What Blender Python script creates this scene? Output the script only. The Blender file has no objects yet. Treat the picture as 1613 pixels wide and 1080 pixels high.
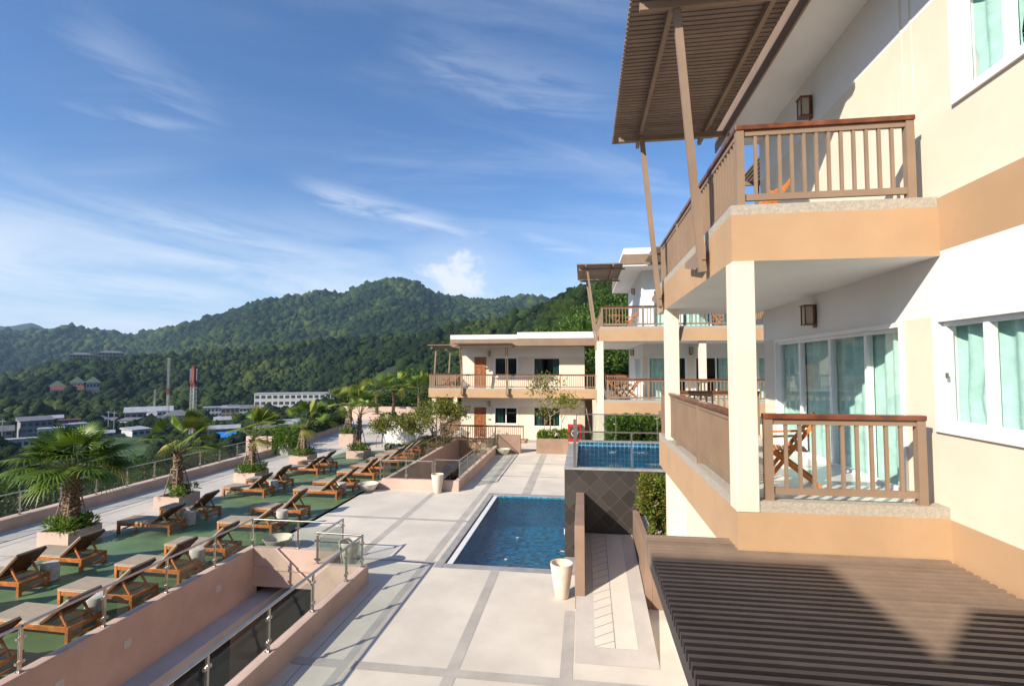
import bpy, bmesh, math, random
import numpy as np
from mathutils import Vector, Matrix
R = math.radians
sc = bpy.context.scene
COL = sc.collection

# ------------------------------------------------------------------ camera
cd = bpy.data.cameras.new('camera')
cam = bpy.data.objects.new('camera', cd)
COL.objects.link(cam)
cam.location = (0, 0, 5.3)
cam.rotation_euler = (R(90) + math.atan(38 / 800), 0, R(8.0))
cd.sensor_width = 36
cd.lens = 36 * 800 / 1613
cd.clip_start = 0.05
cd.clip_end = 20000
sc.camera = cam
sc.view_settings.view_transform = 'Standard'
sc.view_settings.look = 'None'
sc.view_settings.exposure = 0.62
sc.view_settings.gamma = 1
sc.cycles.max_bounces = 8
sc.cycles.diffuse_bounces = 3
sc.cycles.transparent_max_bounces = 16
sc.cycles.use_denoising = True

# ------------------------------------------------------------------ sun and sky
SUN_EL = 30.0
SUN_AZ = 221.4          # clockwise from +Y
sd = bpy.data.lights.new('sun', 'SUN')
sd.energy = 4.9
sd.angle = R(0.5)
sd.color = (1.0, 0.905, 0.765)
sun = bpy.data.objects.new('sun', sd)
COL.objects.link(sun)
_d = Vector((math.sin(R(SUN_AZ)) * math.cos(R(SUN_EL)), math.cos(R(SUN_AZ)) * math.cos(R(SUN_EL)), math.sin(R(SUN_EL))))
sun.rotation_euler = _d.to_track_quat('Z', 'Y').to_euler()
sun.location = (-30, -30, 40)

class NT:
    """small helper for wiring node trees"""
    def __init__(s, nt):
        s.nt = nt
    def n(s, t, **kw):
        nd = s.nt.nodes.new(t)
        for k, v in kw.items():
            setattr(nd, k, v)
        return nd
    def put(s, sock, v):
        if hasattr(v, 'is_output') or isinstance(v, bpy.types.NodeSocket):
            s.nt.links.new(v, sock)
        elif v is not None:
            if sock.type == 'RGBA' and len(v) == 3:
                v = (*v, 1)
            sock.default_value = v
    def m(s, op, a, b=None, c=None, clamp=False):
        nd = s.n('ShaderNodeMath', operation=op, use_clamp=clamp)
        s.put(nd.inputs[0], a)
        if b is not None: s.put(nd.inputs[1], b)
        if c is not None: s.put(nd.inputs[2], c)
        return nd.outputs[0]
    def mix(s, f, a, b, blend='MIX'):
        nd = s.n('ShaderNodeMix', data_type='RGBA', blend_type=blend)
        s.put(nd.inputs['Factor'], f)
        s.put(nd.inputs[6], a); s.put(nd.inputs[7], b)
        return nd.outputs[2]
    def noise(s, vec, scale, detail=4, rough=0.55, dist=0.0):
        nd = s.n('ShaderNodeTexNoise')
        if vec is not None: s.put(nd.inputs['Vector'], vec)
        nd.inputs['Scale'].default_value = scale
        nd.inputs['Detail'].default_value = detail
        nd.inputs['Roughness'].default_value = rough
        nd.inputs['Distortion'].default_value = dist
        return nd.outputs['Fac']
    def ss(s, x, lo, hi):
        nd = s.n('ShaderNodeMapRange', interpolation_type='SMOOTHSTEP')
        s.put(nd.inputs['Value'], x)
        nd.inputs['From Min'].default_value = lo
        nd.inputs['From Max'].default_value = hi
        return nd.outputs['Result']
    def comb(s, x, y, z):
        nd = s.n('ShaderNodeCombineXYZ')
        s.put(nd.inputs[0], x); s.put(nd.inputs[1], y); s.put(nd.inputs[2], z)
        return nd.outputs[0]

W = bpy.data.worlds.new('World')
sc.world = W
W.use_nodes = True
wn = NT(W.node_tree)
for nd in list(W.node_tree.nodes): W.node_tree.nodes.remove(nd)
sky = wn.n('ShaderNodeTexSky', sky_type='NISHITA', sun_disc=False)
sky.sun_elevation = R(SUN_EL)
sky.sun_rotation = R(SUN_AZ)
sky.altitude = 60
sky.air_density = 1.0
sky.dust_density = 0.6
sky.ozone_density = 2.2
tc = wn.n('ShaderNodeTexCoord')
sep = wn.n('ShaderNodeSeparateXYZ')
wn.put(sep.inputs[0], tc.outputs['Generated'])
dx, dy, dz = sep.outputs
az = wn.m('MULTIPLY', wn.m('ARCTAN2', dx, dy), 180 / math.pi)      # degrees clockwise from +Y
el = wn.m('MULTIPLY', wn.m('ARCSINE', wn.m('MINIMUM', wn.m('MAXIMUM', dz, -1.0), 1.0)), 180 / math.pi)
# thin cirrus: noise stretched along a slanted direction on a plane high above
inv = wn.m('DIVIDE', 1.0, wn.m('ADD', wn.m('MAXIMUM', dz, 0.0), 0.10))
px_ = wn.m('MULTIPLY', dx, inv); py_ = wn.m('MULTIPLY', dy, inv)
u_ = wn.m('ADD', wn.m('MULTIPLY', px_, 0.94), wn.m('MULTIPLY', py_, 0.34))
v_ = wn.m('SUBTRACT', wn.m('MULTIPLY', py_, 0.94), wn.m('MULTIPLY', px_, 0.34))
cvec = wn.comb(wn.m('MULTIPLY', u_, 0.30), v_, 3.7)
n1 = wn.noise(cvec, 1.5, 7, 0.62, 0.9)
n2 = wn.noise(wn.comb(px_, py_, 1.1), 0.55, 3, 0.5)
wisp = wn.m('MULTIPLY', wn.ss(n1, 0.42, 0.78), wn.ss(n2, 0.36, 0.66))
# veil low over the left horizon
low = wn.m('MULTIPLY', wn.m('SUBTRACT', 1.0, wn.ss(el, 4.0, 20.0)), wn.m('SUBTRACT', 1.0, wn.m('MULTIPLY', wn.ss(az, -40.0, -8.0), 0.55)))
n3 = wn.noise(wn.comb(wn.m('MULTIPLY', az, 0.045), wn.m('MULTIPLY', wn.m('ADD', el, wn.m('MULTIPLY', az, 0.10)), 0.24), 5.2), 1.0, 6, 0.6, 0.5)
veil = wn.m('MULTIPLY', low, wn.ss(n3, 0.30, 0.66))
# a few long streaks, each a soft band between two directions
fib = wn.noise(wn.comb(wn.m('MULTIPLY', az, 0.10), wn.m('MULTIPLY', wn.m('ADD', el, wn.m('MULTIPLY', az, 0.12)), 0.75), 0.3), 1.0, 6, 0.62, 0.6)
def streak(a0, e0, a1, e1, w0, amp):
    L2 = (a1 - a0) ** 2 + (e1 - e0) ** 2
    L = math.sqrt(L2)
    da = wn.m('SUBTRACT', az, a0); de = wn.m('SUBTRACT', el, e0)
    t = wn.m('ADD', wn.m('MULTIPLY', da, (a1 - a0) / L2), wn.m('MULTIPLY', de, (e1 - e0) / L2))
    d = wn.m('ADD', wn.m('MULTIPLY', de, (a1 - a0) / L), wn.m('MULTIPLY', da, -(e1 - e0) / L))
    d = wn.m('ADD', d, wn.m('MULTIPLY', wn.m('SUBTRACT', fib, 0.5), w0 * 1.6))
    across = wn.m('SUBTRACT', 1.0, wn.ss(wn.m('ABSOLUTE', d), 0.0, w0))
    along = wn.m('MULTIPLY', wn.ss(t, -0.15, 0.25), wn.m('SUBTRACT', 1.0, wn.ss(t, 0.55, 1.1)))
    return wn.m('MULTIPLY', wn.m('MULTIPLY', across, along), wn.m('MULTIPLY', wn.ss(fib, 0.22, 0.72), amp))
parts_ = [streak(-31, 18.6, -9, 14.4, 2.1, 0.62), streak(-16, 13.2, -8, 16.6, 0.9, 0.30), streak(-50, 14.5, -14, 9.5, 2.6, 0.55),
          streak(-62, 13.6, -40, 10.8, 1.8, 0.60), streak(-60, 8.2, -30, 7.0, 2.0, 0.75), streak(-8, 15.2, 4, 11.5, 1.5, 0.40),
          streak(-50, 21.6, -36, 22.4, 0.9, 0.22), streak(-20, 33, 8, 27, 5.0, 0.22), streak(-50, 28, -36, 21.5, 3.6, 0.20)]
st = parts_[0]
for p in parts_[1:]: st = wn.m('MAXIMUM', st, p)
# one cumulus puff beside the summit
bump = wn.noise(wn.comb(wn.m('MULTIPLY', az, 0.42), wn.m('MULTIPLY', el, 0.52), 2.0), 1.0, 7, 0.58, 0.2)
cu_d = wn.m('SQRT', wn.m('ADD', wn.m('POWER', wn.m('DIVIDE', wn.m('ADD', az, 14.3), 4.4), 2.0), wn.m('POWER', wn.m('DIVIDE', wn.m('SUBTRACT', el, 9.6), 3.5), 2.0)))
cum = wn.m('SUBTRACT', 1.0, wn.ss(wn.m('ADD', cu_d, wn.m('MULTIPLY', wn.m('SUBTRACT', bump, 0.5), 2.1)), 0.25, 1.20))
cum = wn.m('MULTIPLY', cum, wn.ss(el, 4.0, 8.5))
soft = wn.m('SUBTRACT', 1.0, wn.ss(wn.m('ADD', cu_d, wn.m('MULTIPLY', wn.m('SUBTRACT', n3, 0.5), 1.2)), 0.4, 2.6))
cov = wn.m('MAXIMUM', wn.m('MAXIMUM', wn.m('MULTIPLY', wisp, 0.26), wn.m('MULTIPLY', veil, 0.92)), wn.m('MAXIMUM', st, wn.m('MAXIMUM', wn.m('MULTIPLY', cum, 0.82), wn.m('MULTIPLY', soft, 0.35))))
cov = wn.m('MULTIPLY', cov, wn.ss(el, -1.0, 1.5))
hazy = wn.m('MULTIPLY', wn.m('SUBTRACT', 1.0, wn.ss(el, -2.0, 18.0)), 0.48)
skyc = wn.mix(1.0, sky.outputs[0], (0.80, 1.09, 1.42), 'MULTIPLY')
skyc = wn.mix(hazy, skyc, (6.4, 8.0, 9.6))
cloudc = wn.mix(cum, (7.6, 8.2, 9.2), (8.6, 8.7, 8.9))
final = wn.mix(cov, skyc, cloudc)
bg = wn.n('ShaderNodeBackground')
wn.put(bg.inputs[0], final)
bg.inputs[1].default_value = 0.080
wo = wn.n('ShaderNodeOutputWorld')
W.node_tree.links.new(bg.outputs[0], wo.inputs[0])

# ------------------------------------------------------------------ materials
M = {}
def pm(name, col, rough=0.7, var=0.08, scale=3.0, col2=None, bump=0.0, bscale=60.0, spec=0.4, metal=0.0, coat=0.0, fine=0.0, fscale=120.0, streak=0.0, slat=0.0):
    m = bpy.data.materials.new(name)
    m.use_nodes = True
    t = NT(m.node_tree)
    b = m.node_tree.nodes['Principled BSDF']
    co = t.n('ShaderNodeTexCoord').outputs['Object']
    f = t.noise(co, scale, 6, 0.6)
    c2 = col2 if col2 else tuple(max(0, c * (1 - var * 2.2)) for c in col)
    c1 = col if col2 else tuple(min(1, c * (1 + var * 0.6)) for c in col)
    c = t.mix(t.ss(f, 0.30, 0.70), c2, c1)
    if fine:
        g = t.noise(co, fscale, 2, 0.6)
        c = t.mix(t.m('MULTIPLY', t.ss(g, 0.35, 0.65), fine), c, tuple(x * 0.35 for x in col))
    if streak:      # faint weathering: run-off streaks down the wall and soft blotches
        mp = t.n('ShaderNodeMapping'); mp.inputs['Scale'].default_value = (3.2, 3.2, 0.22); t.put(mp.inputs['Vector'], co)
        s1 = t.ss(t.noise(mp.outputs[0], 1.7, 5, 0.65), 0.50, 0.78); s2 = t.ss(t.noise(co, 0.45, 5, 0.65), 0.42, 0.75)
        c = t.mix(t.m('MULTIPLY', t.m('MAXIMUM', t.m('MULTIPLY', s1, s2), t.m('MULTIPLY', s2, 0.35)), streak * 2.0, clamp=True), c, tuple(x * 0.62 for x in col))
    if slat:        # every slat its own shade, with grain along it
        mp = t.n('ShaderNodeMapping'); mp.inputs['Scale'].default_value = (0.5, 11.0, 3.0); t.put(mp.inputs['Vector'], co)
        c = t.mix(t.m('MULTIPLY', t.ss(t.noise(mp.outputs[0], 1.0, 4, 0.7), 0.35, 0.70), slat), c, tuple(x * 0.45 for x in col))
        sy = t.n('ShaderNodeSeparateXYZ'); t.put(sy.inputs[0], co)
        wv = t.n('ShaderNodeTexWhiteNoise', noise_dimensions='1D'); t.put(wv.inputs['W'], t.m('FLOOR', t.m('MULTIPLY', sy.outputs[1], 10.0)))
        c = t.mix(t.m('MULTIPLY', wv.outputs['Value'], 0.5), c, tuple(x * 0.55 for x in col))
    t.put(b.inputs['Base Color'], c)
    b.inputs['Roughness'].default_value = rough
    b.inputs['Specular IOR Level'].default_value = spec
    b.inputs['Metallic'].default_value = metal
    if coat: b.inputs['Coat Weight'].default_value = coat
    if bump:
        bn = t.n('ShaderNodeBump')
        bn.inputs['Strength'].default_value = bump
        bn.inputs['Distance'].default_value = 0.01
        t.put(bn.inputs['Height'], t.noise(co, bscale, 3, 0.6))
        m.node_tree.links.new(bn.outputs[0], b.inputs['Normal'])
    M[name] = m
    return m

def glassm(name, tint, refl, rough=0.0):
    m = bpy.data.materials.new(name)
    m.use_nodes = True
    t = NT(m.node_tree)
    for nd in list(m.node_tree.nodes): m.node_tree.nodes.remove(nd)
    tr = t.n('ShaderNodeBsdfTransparent'); t.put(tr.inputs[0], tint)
    gl = t.n('ShaderNodeBsdfGlossy'); gl.inputs['Roughness'].default_value = rough
    t.put(gl.inputs[0], (0.9, 0.95, 0.95))
    lw = t.n('ShaderNodeLayerWeight'); lw.inputs['Blend'].default_value = 0.5
    f = t.m('ADD', t.m('MULTIPLY', t.m('POWER', lw.outputs['Facing'], 4.0), 0.75), refl, clamp=True)
    mx = t.n('ShaderNodeMixShader')
    t.put(mx.inputs[0], f)
    m.node_tree.links.new(tr.outputs[0], mx.inputs[1]); m.node_tree.links.new(gl.outputs[0], mx.inputs[2])
    o = t.n('ShaderNodeOutputMaterial'); m.node_tree.links.new(mx.outputs[0], o.inputs[0])
    M[name] = m
    return m

def leafm(name, a, b_, c_, rough=0.5, tl=0.25):
    """foliage: colour varies from leaf to leaf by a stored tint, light passes through a little"""
    m = bpy.data.materials.new(name)
    m.use_nodes = True
    t = NT(m.node_tree)
    b = m.node_tree.nodes['Principled BSDF']
    at = t.n('ShaderNodeAttribute'); at.attribute_name = 'tint'
    f = at.outputs['Fac']
    c = t.mix(t.ss(f, 0.0, 0.6), a, b_)
    c = t.mix(t.ss(f, 0.6, 1.0), c, c_)
    t.put(b.inputs['Base Color'], c)
    b.inputs['Roughness'].default_value = rough
    b.inputs['Specular IOR Level'].default_value = 0.35
    if tl:
        tn = t.n('ShaderNodeBsdfTranslucent'); t.put(tn.inputs[0], t.mix(1.0, c, (1.3, 1.4, 0.6), 'MULTIPLY'))
        mx = t.n('ShaderNodeMixShader'); mx.inputs[0].default_value = tl
        o = m.node_tree.nodes['Material Output']
        m.node_tree.links.new(b.outputs[0], mx.inputs[1]); m.node_tree.links.new(tn.outputs[0], mx.inputs[2])
        m.node_tree.links.new(mx.outputs[0], o.inputs[0])
    M[name] = m
    return m

pm('cream', (0.78, 0.685, 0.545), 0.75, 0.04, 0.8, bump=0.12, bscale=90, streak=0.14)
pm('cream_line', (0.80, 0.70, 0.52), 0.75, 0.02)
pm('white_paint', (0.80, 0.79, 0.77), 0.7, 0.03, 0.7, bump=0.08, bscale=90, streak=0.10)
pm('white_frame', (0.82, 0.82, 0.81), 0.35, 0.02)
pm('tan', (0.49, 0.315, 0.18), 0.75, 0.06, 0.9, bump=0.12, bscale=90, streak=0.20)
pm('brown_paint', (0.27, 0.185, 0.125), 0.55, 0.06, 1.5, bump=0.05)
pm('brown_wall', (0.30, 0.195, 0.14), 0.7, 0.08, 1.2, bump=0.1, bscale=80)
pm('rail_wood', (0.20, 0.060, 0.026), 0.3, 0.25, 5, coat=0.3)
pm('slat_brown', (0.275, 0.195, 0.142), 0.6, 0.08, 3.0, slat=0.18)
pm('terrazzo', (0.50, 0.44, 0.36), 0.8, 0.10, 25, fine=0.45, fscale=95)
pm('balcony_tile', (0.66, 0.64, 0.60), 0.18, 0.04, 1.5)
pm('teal_curtain', (0.47, 0.69, 0.63), 0.8, 0.08, 6)
pm('room_dark', (0.035, 0.03, 0.028), 0.9, 0.1)  # near-black: the dimness of unlit rooms is put into the colour
pm('teak', (0.47, 0.155, 0.036), 0.4, 0.22, 6, coat=0.1)
pm('teak_dark', (0.11, 0.045, 0.018), 0.5, 0.2, 6)
pm('cushion', (0.36, 0.29, 0.215), 0.9, 0.05, 4, bump=0.1, bscale=300)
pm('cushion_edge', (0.62, 0.55, 0.40), 0.9, 0.05)
pm('pink_wall', (0.57, 0.41, 0.335), 0.8, 0.07, 1.1, bump=0.12, bscale=80, streak=0.22)
pm('steel', (0.46, 0.43, 0.39), 0.28, 0.08, 8, metal=0.9)
pm('dark_steel', (0.14, 0.125, 0.11), 0.5, 0.1, 5)
pm('deck_light', (0.67, 0.605, 0.52), 0.85, 0.075, 0.5, fine=0.10, fscale=70, bump=0.08, bscale=120)
pm('deck_border', (0.52, 0.47, 0.425), 0.85, 0.06, 1.2, fine=0.12, fscale=60)
pm('deck_grey', (0.47, 0.43, 0.385), 0.85, 0.08, 1.2, fine=0.14, fscale=60, bump=0.08, bscale=120)
pm('walk_light', (0.58, 0.53, 0.475), 0.85, 0.08, 0.45, fine=0.10, fscale=60)
pm('joint', (0.25, 0.23, 0.21), 0.9, 0.1)
pm('green_floor', (0.128, 0.210, 0.098), 0.5, 0.14, 0.7, spec=0.5)
pm('ledge_grey', (0.50, 0.50, 0.51), 0.6, 0.08, 0.8)
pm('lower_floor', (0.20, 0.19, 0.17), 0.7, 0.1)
pm('coping', (0.34, 0.33, 0.32), 0.6, 0.10, 2.5)
pm('grate', (0.74, 0.74, 0.74), 0.5, 0.03)
pm('pot_cream', (0.70, 0.62, 0.50), 0.7, 0.06, 5)
pm('stone_white', (0.56, 0.53, 0.48), 0.85, 0.12, 9, fine=0.2, fscale=80)
pm('pebbles', (0.66, 0.60, 0.54), 0.9, 0.2, 40, bump=1.0, bscale=55)
pm('soil', (0.05, 0.035, 0.02), 0.95, 0.2)
pm('door_wood', (0.34, 0.125, 0.042), 0.5, 0.15, 5)
pm('red_paint', (0.46, 0.016, 0.016), 0.4, 0.05)
pm('black', (0.01, 0.01, 0.01), 0.5, 0.0)
pm('bark', (0.20, 0.145, 0.105), 0.9, 0.35, 14, bump=0.8, bscale=30)
pm('bark_pale', (0.33, 0.27, 0.20), 0.9, 0.3, 12, bump=0.5, bscale=30)
pm('palm_fibre', (0.25, 0.165, 0.105), 0.95, 0.45, 16, bump=1.0, bscale=26)
pm('stake', (0.36, 0.26, 0.19), 0.8, 0.2)
pm('roof_grey', (0.16, 0.16, 0.175), 0.7, 0.1, 0.3)
pm('roof_red', (0.20, 0.065, 0.045), 0.7, 0.1, 0.3)
pm('roof_green', (0.09, 0.14, 0.09), 0.7, 0.1, 0.3)
pm('roof_white', (0.36, 0.37, 0.40), 0.6, 0.1, 0.3)
pm('house_white', (0.50, 0.49, 0.47), 0.8, 0.06, 0.4)
pm('house_grey', (0.26, 0.26, 0.28), 0.8, 0.1, 0.4)
pm('house_tan', (0.30, 0.23, 0.18), 0.8, 0.1, 0.4)
pm('win_dark', (0.05, 0.06, 0.07), 0.25, 0.1, 0.5)
pm('tarp_blue', (0.02, 0.18, 0.60), 0.6, 0.05)
pm('tower_red', (0.26, 0.045, 0.03), 0.6, 0.1, 0.5)
pm('tower_white', (0.33, 0.325, 0.32), 0.6, 0.1, 0.5)
pm('grass', (0.055, 0.105, 0.022), 0.9, 0.3, 0.06)
pm('lamp_glass', (0.55, 0.50, 0.40), 0.35, 0.05)
pm('outlet', (0.55, 0.52, 0.48), 0.4, 0.02)
glassm('rail_glass', (0.70, 0.76, 0.73), 0.03)
glassm('window_glass', (0.90, 0.95, 0.94), 0.06)
glassm('dark_glass', (0.16, 0.25, 0.24), 0.05)
leafm('leaf_palm', (0.024, 0.054, 0.010), (0.130, 0.205, 0.026), (0.40, 0.36, 0.085), 0.42, 0.22)
leafm('leaf_bush', (0.035, 0.085, 0.011), (0.115, 0.205, 0.024), (0.24, 0.31, 0.040), 0.45, 0.25)
leafm('leaf_yellow', (0.065, 0.10, 0.014), (0.17, 0.19, 0.030), (0.30, 0.25, 0.045), 0.5, 0.3)
leafm('leaf_red', (0.045, 0.095, 0.013), (0.15, 0.20, 0.028), (0.30, 0.11, 0.030), 0.5, 0.25)
leafm('leaf_dark', (0.010, 0.028, 0.007), (0.030, 0.066, 0.013), (0.065, 0.110, 0.022), 0.5, 0.15)
leafm('leaf_tree', (0.022, 0.055, 0.009), (0.065, 0.130, 0.018), (0.14, 0.20, 0.030), 0.5, 0.2)

def tiles(name, base, grout, s, rot, var, rough, gw=0.035, metal=0.0):
    m = bpy.data.materials.new(name); m.use_nodes = True
    t = NT(m.node_tree); b = m.node_tree.nodes['Principled BSDF']
    co = t.n('ShaderNodeTexCoord').outputs['Object']
    sx = t.n('ShaderNodeSeparateXYZ'); t.put(sx.inputs[0], co)
    a, c_ = rot
    h = t.m('ADD', sx.outputs[0], sx.outputs[1])
    z = sx.outputs[2]
    if a == 'diag':
        u = t.m('MULTIPLY', t.m('ADD', h, z), s * 0.7071); v = t.m('MULTIPLY', t.m('SUBTRACT', h, z), s * 0.7071)
    elif a == 'floor':
        u = t.m('MULTIPLY', sx.outputs[0], s); v = t.m('MULTIPLY', sx.outputs[1], s)
    else:
        u = t.m('MULTIPLY', h, s); v = t.m('MULTIPLY', z, s)
    fu = t.m('FRACT', u); fv = t.m('FRACT', v)
    edge = t.m('MINIMUM', t.m('MINIMUM', fu, t.m('SUBTRACT', 1.0, fu)), t.m('MINIMUM', fv, t.m('SUBTRACT', 1.0, fv)))
    g = t.m('SUBTRACT', 1.0, t.ss(edge, gw * 0.5, gw))
    cell = t.comb(t.m('FLOOR', u), t.m('FLOOR', v), c_)
    wn_ = t.n('ShaderNodeTexWhiteNoise', noise_dimensions='3D'); t.put(wn_.inputs['Vector'], cell)
    r = wn_.outputs['Value']
    col = t.mix(r, tuple(x * (1 - var) for x in base), tuple(x * (1 + var) for x in base))
    fn = t.noise(co, 12, 5, 0.6)
    col = t.mix(t.m('MULTIPLY', fn, 0.35), col, tuple(x * 0.5 for x in base))
    t.put(b.inputs['Base Color'], t.mix(g, col, grout))
    b.inputs['Roughness'].default_value = rough
    M[name] = m
tiles('dark_tile', (0.046, 0.039, 0.035), (0.088, 0.080, 0.074), 2.55, ('diag', 0.5), 0.42, 0.42, 0.022)
tiles('pool_tile', (0.028, 0.24, 0.42), (0.08, 0.20, 0.27), 14.0, ('wall', 0.5), 0.65, 0.25, 0.09)
tiles('pool_floor', (0.055, 0.52, 0.78), (0.10, 0.45, 0.60), 6.0, ('floor', 0.5), 0.95, 0.3, 0.08)
tiles('band_tile', (0.012, 0.13, 0.30), (0.30, 0.45, 0.55), 6.5, ('wall', 0.5), 0.5, 0.25, 0.10)

def waterm(name, tint, sc1, strength):
    m = bpy.data.materials.new(name); m.use_nodes = True
    t = NT(m.node_tree)
    for nd in list(m.node_tree.nodes): m.node_tree.nodes.remove(nd)
    co = t.n('ShaderNodeTexCoord').outputs['Object']
    h = t.m('ADD', t.noise(co, sc1, 3, 0.6, 0.8), t.m('MULTIPLY', t.noise(co, sc1 * 3.1, 2, 0.5, 0.5), 0.35))
    bn = t.n('ShaderNodeBump'); bn.inputs['Strength'].default_value = strength; bn.inputs['Distance'].default_value = 0.05 if sc1 > 5 else 0.13
    t.put(bn.inputs['Height'], h)
    rf = t.n('ShaderNodeBsdfRefraction'); rf.inputs['IOR'].default_value = 1.33; rf.inputs['Roughness'].default_value = 0.0
    tr = t.n('ShaderNodeBsdfTransparent')
    t.put(rf.inputs[0], tint); t.put(tr.inputs[0], tint)
    gl = t.n('ShaderNodeBsdfGlossy'); gl.inputs['Roughness'].default_value = 0.02
    for nd in (rf, gl): m.node_tree.links.new(bn.outputs[0], nd.inputs['Normal'])
    mb = t.n('ShaderNodeMixShader'); mb.inputs[0].default_value = 0.35
    m.node_tree.links.new(tr.outputs[0], mb.inputs[1]); m.node_tree.links.new(rf.outputs[0], mb.inputs[2])
    fr = t.n('ShaderNodeFresnel'); fr.inputs[0].default_value = 1.33
    m.node_tree.links.new(bn.outputs[0], fr.inputs['Normal'])
    mx = t.n('ShaderNodeMixShader')
    m.node_tree.links.new(fr.outputs[0], mx.inputs[0])
    m.node_tree.links.new(mb.outputs[0], mx.inputs[1]); m.node_tree.links.new(gl.outputs[0], mx.inputs[2])
    o = t.n('ShaderNodeOutputMaterial'); m.node_tree.links.new(mx.outputs[0], o.inputs[0])
    M[name] = m
waterm('pool_water', (0.84, 0.96, 0.98), 6.0, 0.75)
waterm('tower_water', (0.84, 0.95, 0.97), 4.0, 1.0)

# ------------------------------------------------------------------ mesh builder
WL = {}
def wl(o): return WL.get(o.name, Vector((0, 0, 0)))
class MB:
    def __init__(s):
        s.v = []; s.f = []; s.mi = []; s.cur = 0
    def mat(s, i): s.cur = i; return s
    def add(s, vs, fs):
        b = len(s.v); s.v += [tuple(x) for x in vs]
        for f in fs: s.f.append([b + i for i in f]); s.mi.append(s.cur)
        return s
    def box(s, x0, x1, y0, y1, z0, z1):
        vs = [(x0, y0, z0), (x1, y0, z0), (x1, y1, z0), (x0, y1, z0), (x0, y0, z1), (x1, y0, z1), (x1, y1, z1), (x0, y1, z1)]
        return s.add(vs, [(3, 2, 1, 0), (4, 5, 6, 7), (0, 1, 5, 4), (1, 2, 6, 5), (2, 3, 7, 6), (3, 0, 4, 7)])
    def bar(s, p, q, w, h, up=(0, 0, 1)):
        p = Vector(p); q = Vector(q); d = (q - p).normalized(); u = Vector(up)
        if abs(d.dot(u)) > 0.98: u = Vector((0, 1, 0))
        a = d.cross(u).normalized(); b = a.cross(d).normalized()
        a *= w / 2; b *= h / 2
        vs = [p - a - b, p + a - b, p + a + b, p - a + b, q - a - b, q + a - b, q + a + b, q - a + b]
        return s.add(vs, [(0, 1, 2, 3), (7, 6, 5, 4), (4, 5, 1, 0), (5, 6, 2, 1), (6, 7, 3, 2), (7, 4, 0, 3)])
    def tube(s, pts, rad, n=8, caps=True):
        pts = [Vector(p) for p in pts]
        if not isinstance(rad, (list, tuple)): rad = [rad] * len(pts)
        vs = []; fs = []
        for i, p in enumerate(pts):
            d = (pts[min(i + 1, len(pts) - 1)] - pts[max(i - 1, 0)]).normalized()
            u = Vector((0, 0, 1)) if abs(d.z) < 0.9 else Vector((1, 0, 0))
            a = d.cross(u).normalized(); b = a.cross(d).normalized()
            for k in range(n):
                t = 2 * math.pi * k / n
                vs.append(p + a * math.cos(t) * rad[i] + b * math.sin(t) * rad[i])
        for i in range(len(pts) - 1):
            for k in range(n):
                fs.append((i * n + k, i * n + (k + 1) % n, (i + 1) * n + (k + 1) % n, (i + 1) * n + k))
        if caps:
            fs.append(tuple(range(n - 1, -1, -1))); fs.append(tuple((len(pts) - 1) * n + k for k in range(n)))
        return s.add(vs, fs)
    def lathe(s, prof, cx=0, cy=0, n=24):
        vs = []; fs = []
        for r, z in prof:
            for k in range(n):
                t = 2 * math.pi * k / n
                vs.append((cx + r * math.cos(t), cy + r * math.sin(t), z))
        for i in range(len(prof) - 1):
            for k in range(n):
                fs.append((i * n + k, i * n + (k + 1) % n, (i + 1) * n + (k + 1) % n, (i + 1) * n + k))
        fs.append(tuple(range(n - 1, -1, -1)))
        fs.append(tuple((len(prof) - 1) * n + k for k in range(n)))
        return s.add(vs, fs)
    def prism(s, poly, axis, a, b):
        """polygon of 2D points extruded along axis from a to b"""
        n = len(poly)
        def p3(u, v, w):
            return {'x': (w, u, v), 'y': (u, w, v), 'z': (u, v, w)}[axis]
        vs = [p3(u, v, a) for u, v in poly] + [p3(u, v, b) for u, v in poly]
        fs = [tuple(range(n))[::-1], tuple(range(n, 2 * n))] + [(i, (i + 1) % n, n + (i + 1) % n, n + i) for i in range(n)]
        return s.add(vs, fs)
    def quad(s, *vs): return s.add(vs, [tuple(range(len(vs)))])
    def build(s, name, mats, parent=None, bevel=0.0, smooth=False, local=False):
        me = bpy.data.meshes.new(name)
        me.from_pydata(s.v, [], s.f)
        if not isinstance(mats, (list, tuple)): mats = [mats]
        for m in mats: me.materials.append(M[m])
        if len(mats) > 1: me.polygons.foreach_set('material_index', s.mi)
        if smooth: me.polygons.foreach_set('use_smooth', [True] * len(me.polygons))
        bm = bmesh.new(); bm.from_mesh(me); bmesh.ops.recalc_face_normals(bm, faces=bm.faces); bm.to_mesh(me); bm.free()
        o = bpy.data.objects.new(name, me); COL.objects.link(o)
        if parent:
            o.parent = parent
            if not local: o.location = -wl(parent)
        WL[o.name] = Vector((0, 0, 0))
        if bevel:
            bv = o.modifiers.new('bevel', 'BEVEL'); bv.width = bevel; bv.segments = 2; bv.limit_method = 'ANGLE'
        if smooth:
            try:
                with bpy.context.temp_override(object=o, active_object=o, selected_objects=[o]): pass
            except Exception: pass
        return o

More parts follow.
